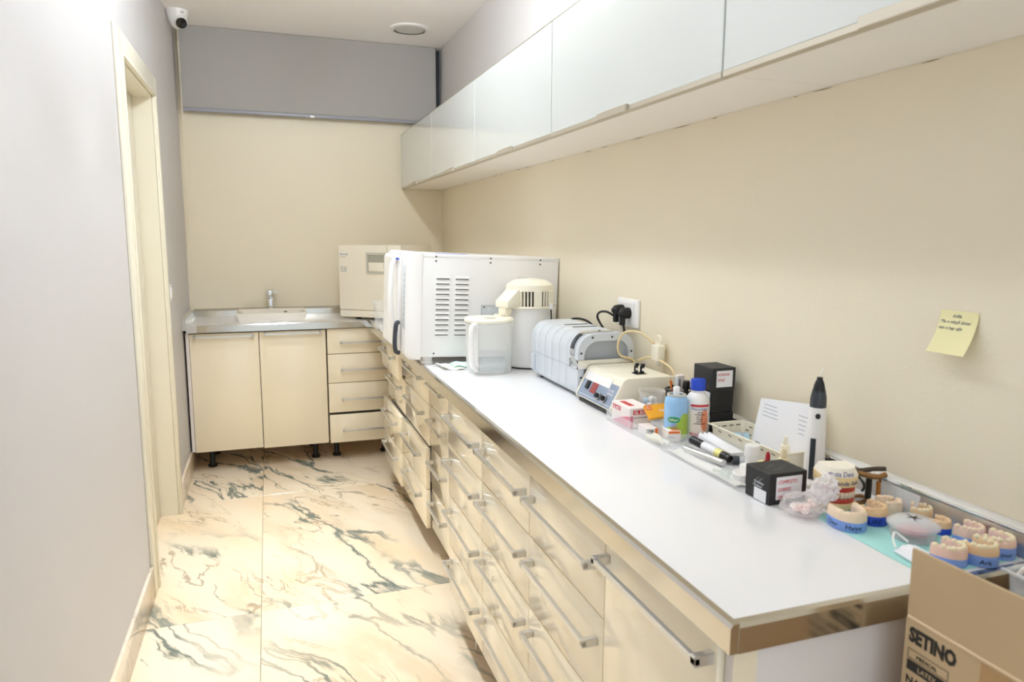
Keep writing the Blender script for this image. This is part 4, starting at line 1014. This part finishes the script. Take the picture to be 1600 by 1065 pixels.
def dental_model(label, x, y, rz, s=1.0, base=None, stone=None, tooth=None, bh=.016, gh=.014, teeth=True, writing=None, gaps=(), ruby=None, seed=0, flipw=0, tall=1.0):
    rnd = random.Random(seed)
    t = thing('dental_model', label, 'dental model', (x, y, ZM), rz, group='dental models on the teal mat')
    w, d = .0235*s, .029*s
    if base:   # D-shaped plinth
        pts = [(1.26*w*math.sin(R(a)), -1.22*d*math.cos(R(a))) for a in range(-95, 96, 10)]; pts += [(1.2*w, .62*d), (-1.2*w, .62*d)]
        bo = obj('plinth', PR(pts, 0, bh, 'z', bev=.0012), base, t)
        if writing:
            for s_, dx in writing:
                o = text(s_, m_ink_black, bo, (0, 0, 0), (1, 0, 0), (0, 0, 1), .0125*s, align='CENTER', depth=.0003, shear=.1)
                for v in o.data.vertices:   # bend the handwriting round the front of the plinth
                    a = dx+v.co.x/(1.35*w); v.co = (1.275*w*math.sin(a), -1.235*d*math.cos(a)-.0003, bh*.28+v.co.z)
    z0 = bh if base else 0
    bm = bmesh.new()
    def pf(tt):
        k = 1+.10*noise.noise(Vector((tt*5, seed, 0))); hw = .0052*s*k; hh = gh*tall*(1+.18*noise.noise(Vector((tt*7, seed+9, 2))))
        if any(abs(tt-g) < .10 for g in gaps): hh *= .72
        return [(-hw*1.15, z0), (hw*1.15, z0), (hw*1.0, z0+hh*.6), (hw*.62, z0+hh*.95), (0, z0+hh), (-hw*.62, z0+hh*.95), (-hw*1.0, z0+hh*.6)]
    sweep_arch(bm, w, d, pf); obj('gum_ridge', bm, stone or m_stone, t, angle=60)
    if teeth:
        bm = bmesh.new()
        for k in range(14):
            tt = -.93+1.86*k/13
            if any(abs(tt-g) < .07 for g in gaps): continue
            p = arch(tt, w, d); big = 1.0 if 3 < k < 10 else 1.3
            M_ = Matrix.Translation((p.x, p.y, z0+gh*tall*.86)) @ Matrix.Rotation(math.atan2(p.x, -p.y), 4, 'Z') @ Matrix.Diagonal((.0046*s*big, .0040*s*big, .0058*s*rnd.uniform(.85, 1.15), 1))
            bmesh.ops.create_icosphere(bm, subdivisions=2, radius=1, matrix=M_)
        tag(obj('teeth', bm, tooth or m_stone, t, angle=60), kind='stuff')
    if ruby:
        bm = bmesh.new()
        for k in range(3):
            p = arch(ruby+.09*k, w*1.30, d*1.30); bmesh.ops.create_icosphere(bm, subdivisions=1, radius=.0022*s, matrix=Matrix.Translation((p.x, p.y, z0+gh*.72)))
        obj('red_marks', bm, m_red, t)
    return t
dental_model('tan jaw model on light blue plinth with handwriting beside the plastic bag', .983, .972, R(-12), 1.05, m_blue_l, m_stone2, m_stone2, bh=.018, gh=.020, writing=(('Haiye', -.30), ('Der', -1.45)), seed=1, tall=.9, teeth=False)
dental_model('tan jaw model on deep blue plinth before the brass articulator', 1.040, .980, R(10), 1.0, m_blue_d, m_stone, m_stone, bh=.018, gh=.012, writing=(('ILIRE', -.75),), seed=2)
dental_model('pale jaw model with no plinth beside the clear rectangular lid', 1.098, .992, R(70), .78, None, m_stone2, m_stone2, bh=.0, gh=.030, seed=3, gaps=(.4,))
dental_model('brown jaw model with single tooth die by the metal upstand', 1.128, .950, R(40), .72, m_blue_l, m_stone, m_tooth, bh=.012, gh=.016, seed=4, gaps=(-.2, .1, .5))
dental_model('tan jaw model on deep blue plinth right beside the round retainer box', 1.118, .899, R(20), .62, m_blue_d, m_stone, m_stone, bh=.012, gh=.014, seed=5, teeth=False)
dental_model('pale pink jaw model with red marked molars by the upstand', 1.130, .852, R(15), .80, m_blue_l, m_pinkst, m_stone2, bh=.013, gh=.018, seed=6, ruby=.60)
dental_model('pale jaw model on light blue plinth with two lines of handwriting', 1.128, .801, R(22), .86, m_blue_l, m_pinkst, m_tooth, bh=.020, gh=.014, seed=7, writing=(('Rinor', -.85),), gaps=(-.5,))
dental_model('ivory-toothed jaw model with deep notches behind the carton flap', 1.026, .806, R(18), .88, m_blue_l, m_pinkst, m_tooth, bh=.014, gh=.018, seed=8)
dental_model('ivory-toothed jaw model with sawn sections on lettered light blue plinth', 1.076, .792, R(14), .90, m_blue_l, m_stone, m_tooth, bh=.018, gh=.016, seed=9, writing=(('Ark', -.8),), gaps=(.45,))
# ------------------------------------------------------------------ round retainer box
t = thing('retainer_box', 'round translucent retainer box with pink plate inside and black star', 'box', (1.052, .893, ZM))
bm = bmesh.new(); lathe(bm, [(.0005, .001), (.033, .001), (.034, 0), (.036, .002), (.038, .022), (.0365, .022), (.033, .003), (.0005, .0025)], seg=40); obj('bowl', bm, clear('rose_clear', srgb(232, 226, 226), .22, .12), t)
bm = bmesh.new(); lathe(bm, [(.0405, .021), (.0425, .023), (.0425, .026), (.040, .028), (.030, .034), (.001, .0365), (.0009, .0355), (.029, .033), (.039, .026)], seg=40, cap=False); ld_ = obj('lid', bm, clear('lid_clear', srgb(238, 236, 236), .30, .10), t)
bm = bmesh.new(); bmesh.ops.create_icosphere(bm, subdivisions=3, radius=1, matrix=Matrix.Translation((0, 0, .013)) @ Matrix.Diagonal((.028, .025, .009, 1)))
for v in bm.verts: v.co += Vector((0, 0, .003*noise.noise(v.co*60)))
obj('pink_plate', bm, mat('pink_acrylic', srgb(218, 128, 138), .3), t)
bm = bmesh.new()
for k in range(5):
    a = R(72*k+15); e = .013+.004*(k % 2)
    prism(bm, [(0+.0022*math.cos(a+1.57), .0022*math.sin(a+1.57)), (e*math.cos(a), e*math.sin(a)), (.0022*math.cos(a-1.57), .0022*math.sin(a-1.57))], .0366, .0371, 'z')
obj('star_mark', bm, m_black, ld_)
# ------------------------------------------------------------------ face mask
t = thing('face_mask', 'folded white face mask with ear loop by the carton', 'mask', (.972, .825, ZM))
bm = bmesh.new(); sheet(bm, 10, 10, lambda u, v: (-.012+u*.05+.010*v, -.045+v*.075, .004+.010*math.sin(math.pi*u)*(1-.3*v)+.0016*math.sin(22*u)), .0025); obj('mask', bm, mat('mask_white', srgb(238, 238, 242), .8), t)
obj('ear_loop', TU([(.0, .030, .010), (.010, .045, .018), (.022, .052, .024), (.030, .048, .018), (.034, .036, .012)], .0018), m_white, t)
# ------------------------------------------------------------------ plastic bag with pink pieces
t = thing('plastic_bag', 'knotted clear plastic bag with pink and white pieces beside the scuffed box', 'bag', (.944, 1.040, Z0))
bm = bmesh.new(); bmesh.ops.create_icosphere(bm, subdivisions=4, radius=1)
for v in bm.verts:
    d = v.co.copy(); k = 1+.22*noise.noise(d*2.2)+.10*noise.noise(d*6.0)
    v.co = Vector((d.x*.042*k, d.y*.036*k, .021+d.z*.021*k))
    v.co.z = max(.0006, v.co.z)
obj('bag_body', bm, clear('bag_film', srgb(244, 240, 242), .20, .15, .8, .4), t, angle=28)
bm = bmesh.new(); bmesh.ops.create_icosphere(bm, subdivisions=4, radius=1)
for v in bm.verts:
    d = v.co.copy(); k = 1+.40*noise.noise(d*3.0+Vector((5, 2, 1)))+.16*noise.noise(d*8.0)
    v.co = Vector((.036+d.x*.024*k+.008*d.z, -.012+d.y*.022*k, .050+d.z*.026*k))
obj('bag_neck', bm, clear('bag_film_dense', srgb(246, 244, 246), .45, .18, .8, .4), t, angle=28)
for k in range(9):
    a = k*2.4; rr = .006+.0028*k; bm = bmesh.new(); bmesh.ops.create_icosphere(bm, subdivisions=2, radius=.0085, matrix=Matrix.Translation((rr*math.cos(a), rr*.8*math.sin(a), .012+.004*(k % 3))) @ Matrix.Diagonal((1.2, .9, .75, 1)))
    obj('piece', bm, mat('rose_piece', srgb(246, 220, 212), .4) if k % 3 else mat('white_piece', srgb(244, 236, 228), .4), t)
# ------------------------------------------------------------------ mounted casts with writing and articulator
t = thing('mounted_cast', 'cream plaster casts with red wax bite and blue handwriting', 'dental cast', (1.040, 1.060, ZM), R(-16))
def dshape(w, d): return [(w*math.sin(R(a)), -d*math.cos(R(a))) for a in range(-95, 96, 10)]+[(w*.95, d*.85), (-w*.95, d*.85)]
m_plaster = mat('cream_plaster', srgb(244, 236, 220), .75, bump=.3, bscale=300); m_plast_y = mat('yellow_plaster', srgb(240, 214, 160), .7, bump=.3, bscale=300)
m_wax = mat('red_wax', srgb(196, 62, 48), .4)
obj('lower_base', PR(dshape(.036, .034), 0, .012, 'z', bev=.0015), m_plast_y, t)
obj('lower_wax', PR(dshape(.033, .031), .012, .022, 'z', bev=.003), m_wax, t)
bm = bmesh.new()
for k in range(12):
    a = R(-80+160*k/11); bmesh.ops.create_icosphere(bm, subdivisions=2, radius=1, matrix=Matrix.Translation((.030*math.sin(a), -.028*math.cos(a), .029)) @ Matrix.Diagonal((.0045, .0045, .0085, 1)))
tag(obj('teeth', bm, m_stone2, t), kind='stuff')
obj('upper_wax', PR(dshape(.033, .031), .034, .046, 'z', bev=.003), m_wax, t)
ub = obj('upper_base', PR(dshape(.037, .035), .046, .066, 'z', bev=.0015), m_plast_y, t)
bm = bmesh.new(); prism(bm, dshape(.037, .035), .066, .070, 'z')
for v in bm.verts:
    if v.co.z > .069: v.co.x *= .8; v.co.y *= .8; v.co.z = .082
obj('plaster_top', bm, m_plaster, t)
obj('core_plug', PR(dshape(.026, .024), .02, .048, 'z'), m_plast_y, t)
for s_, z, dx in (('muta Dent', .068, -.25), ('mode Sub', .051, .05)):
    o = text(s_, m_ink_blue, ub, (0, 0, 0), (1, 0, 0), (0, 0, 1), .0125, align='CENTER', depth=.0003, shear=.2)
    for v in o.data.vertices:
        a = dx+v.co.x/.038; k = (.0372-.0075*max(0, (z-.0665+v.co.z))/.016) if z > .06 else .0374
        v.co = (k*math.sin(a), -(k-.002)*math.cos(a)-.0005, z+v.co.z)
t = thing('articulator', 'brass and black hinged articulator behind the mounted casts', 'articulator', (1.098, 1.058, ZM))
m_brass = mat('aged_brass', srgb(150, 112, 70), .35, metal=.8, vary=.25, vscale=80)
obj('lower_bow', TU([(-.030, -.010, .004), (-.005, -.012, .004), (.018, .0, .004), (.018, .016, .004), (-.010, .018, .004)], .004), m_brass, t)
obj('hinge_post', TU([(.014, -.006, .004), (.012, -.008, .050)], .006, smooth=False), m_black, t)
obj('screw_post', TU([(.028, -.018, .0005), (.026, -.018, .045)], .0045, smooth=False), mat('amber', srgb(176, 112, 48), .25), t)
obj('upper_bow', TU([(-.014, -.004, .062), (.004, -.014, .058), (.020, -.022, .056), (.036, -.024, .060)], .0055), m_brass, t)
obj('cross_bar', TU([(-.004, .010, .060), (.024, -.004, .066), (.044, -.016, .068)], .0048), mat('bronze_dark', srgb(74, 62, 48), .35, metal=.6), t)
obj('wing_screw', xf(LA([(.007, -.006), (.008, 0), (.006, .006)], axis='y', seg=14), Matrix.Translation((.030, -.022, .052))), m_chrome, t)
# clear rectangular lid on edge behind the models
t = thing('clear_case', 'clear rectangular plastic case half with a pink plate against the upstand', 'case', (1.128, 1.000, ZM))
bm = bmesh.new(); prism(bm, rrect(-.045, .040, .0, .044, .005), -.002, .0, 'x', bev=.0005, seg=1); xf(bm, Matrix.Rotation(R(14), 4, 'Y')); obj('shell', bm, m_frost, t)
obj('pink_plate', xf(PR(rrect(-.02, .03, .006, .022, .006), .001, .005, 'x', bev=.001), Matrix.Rotation(R(14), 4, 'Y')), mat('pink_acrylic', srgb(218, 128, 138)), t)

# ------------------------------------------------------------------ cardboard carton at the worktop end
m_kraft = mat('kraft_card', srgb(194, 168, 132), .75, bump=.25, bscale=90, vary=.05, vscale=12)
CX0, CX1, CY0, CY1, CZ = .846, 1.160, .250, .716, .886
t = thing('cardboard_carton', 'open brown cardboard carton with black SETINO print', 'carton', (CX0, CY0, 0))
cw, cl = CX1-CX0, CY1-CY0
bm = bmesh.new(); th = .005
obj('side_panel', BX(0, th, 0, cl, 0, CZ, bev=.001, seg=1), m_kraft, t)
obj('side_panel', BX(cw-th, cw, 0, cl, 0, CZ, bev=.001, seg=1), m_kraft, t)
obj('end_panel', BX(th, cw-th, cl-th, cl, 0, CZ, bev=.001, seg=1), m_kraft, t)
obj('end_panel', BX(th, cw-th, 0, th, 0, CZ, bev=.001, seg=1), m_kraft, t)
obj('bottom', BX(th, cw-th, th, cl-th, 0, .006), m_kraft, t)
obj('inner_cartons', BX(th+.004, cw-th-.004, th+.004, cl-th-.004, .006, CZ-.03, bev=.002, seg=1), m_kraft, t)
Mf = Matrix.Translation((0, 0, CZ)) @ Matrix.Rotation(R(-4), 4, 'Y')
fl = obj('flap', xf(PR([(.0, .003), (cl-.001, .003), (cl-.006, .106), (.004, .116)], 0, .0045, 'x', bev=.0008, seg=1), Mf), m_kraft, t)
obj('flap', xf(BX(.003, cw-.003, -.0045, 0, .003, .15, bev=.0008, seg=1), Matrix.Translation((0, 0, CZ)) @ Matrix.Rotation(R(35), 4, 'X')), m_kraft, t)
obj('fold_crease', TU([(.001, .003, CZ+.0012), (.001, cl-.003, CZ+.0012)], .0028, smooth=False, seg=6), mat('crease_card', srgb(222, 196, 160), .7), t)
m_print = mat('carton_black_print', srgb(40, 36, 32), .7)
def ct(s, y, z, size, **k): return text(s, m_print, t, (-.0004, y, z), (0, -1, 0), (0, 0, 1), size, depth=.0003, **k)
ye = cl-.008
ct('SETINO', ye, CZ-.032, .029, bold=.0014, wide=.74)
for a in ((ye-.064, ye, CZ-.058, CZ-.0575), (ye-.064, ye, CZ-.0445, CZ-.044), (ye-.0005, ye, CZ-.058, CZ-.044), (ye-.064, ye-.0635, CZ-.058, CZ-.044)): obj('print_frame', BX(-.0006, -.0001, *a), m_print, t)
ct('MEDICAL', ye-.014, CZ-.0545, .008)
obj('print_block', BX(-.0006, -.0001, ye-.064, ye, CZ-.076, CZ-.0605), m_print, t)
text('LATEX', m_kraft, t, (-.0008, ye-.018, CZ-.072), (0, -1, 0), (0, 0, 1), .010, depth=.0003)
ct('NATURAL LATEX', ye, CZ-.096, .016, bold=.0004); ct('EXAMINATION', ye, CZ-.114, .016, bold=.0004); ct('POWDER FREE', ye, CZ-.132, .016, bold=.0004)
obj('packing_tape', BX(-.0007, -.0001, .06, cl-.115, CZ-.30, CZ-.004), mat('brown_tape', srgb(176, 140, 96), .3), t)
# clear bin on top of its contents
t = thing('clear_bin', 'clear plastic bin with a white handle standing in the carton', 'bin', (1.070, .590, CZ-.0292))
bm = bmesh.new(); shell_box(bm, -.062, .062, -.10, .095, 0, .085, t=.002, flare=.006, r=.010); obj('bin', bm, clear('bluish_clear', srgb(214, 222, 232), .24, .12), t)
obj('rim', TU([(p[0], p[1], .086) for p in rrect(-.070, .070, -.108, .103, .012, 3)], .003, closed=True, n=2, seg=6), m_frost, t)
obj('handle', TU([(-.066, .085, .084), (-.066, .075, .100), (-.060, .055, .104), (-.062, .04, .086)], .003), m_white, t)
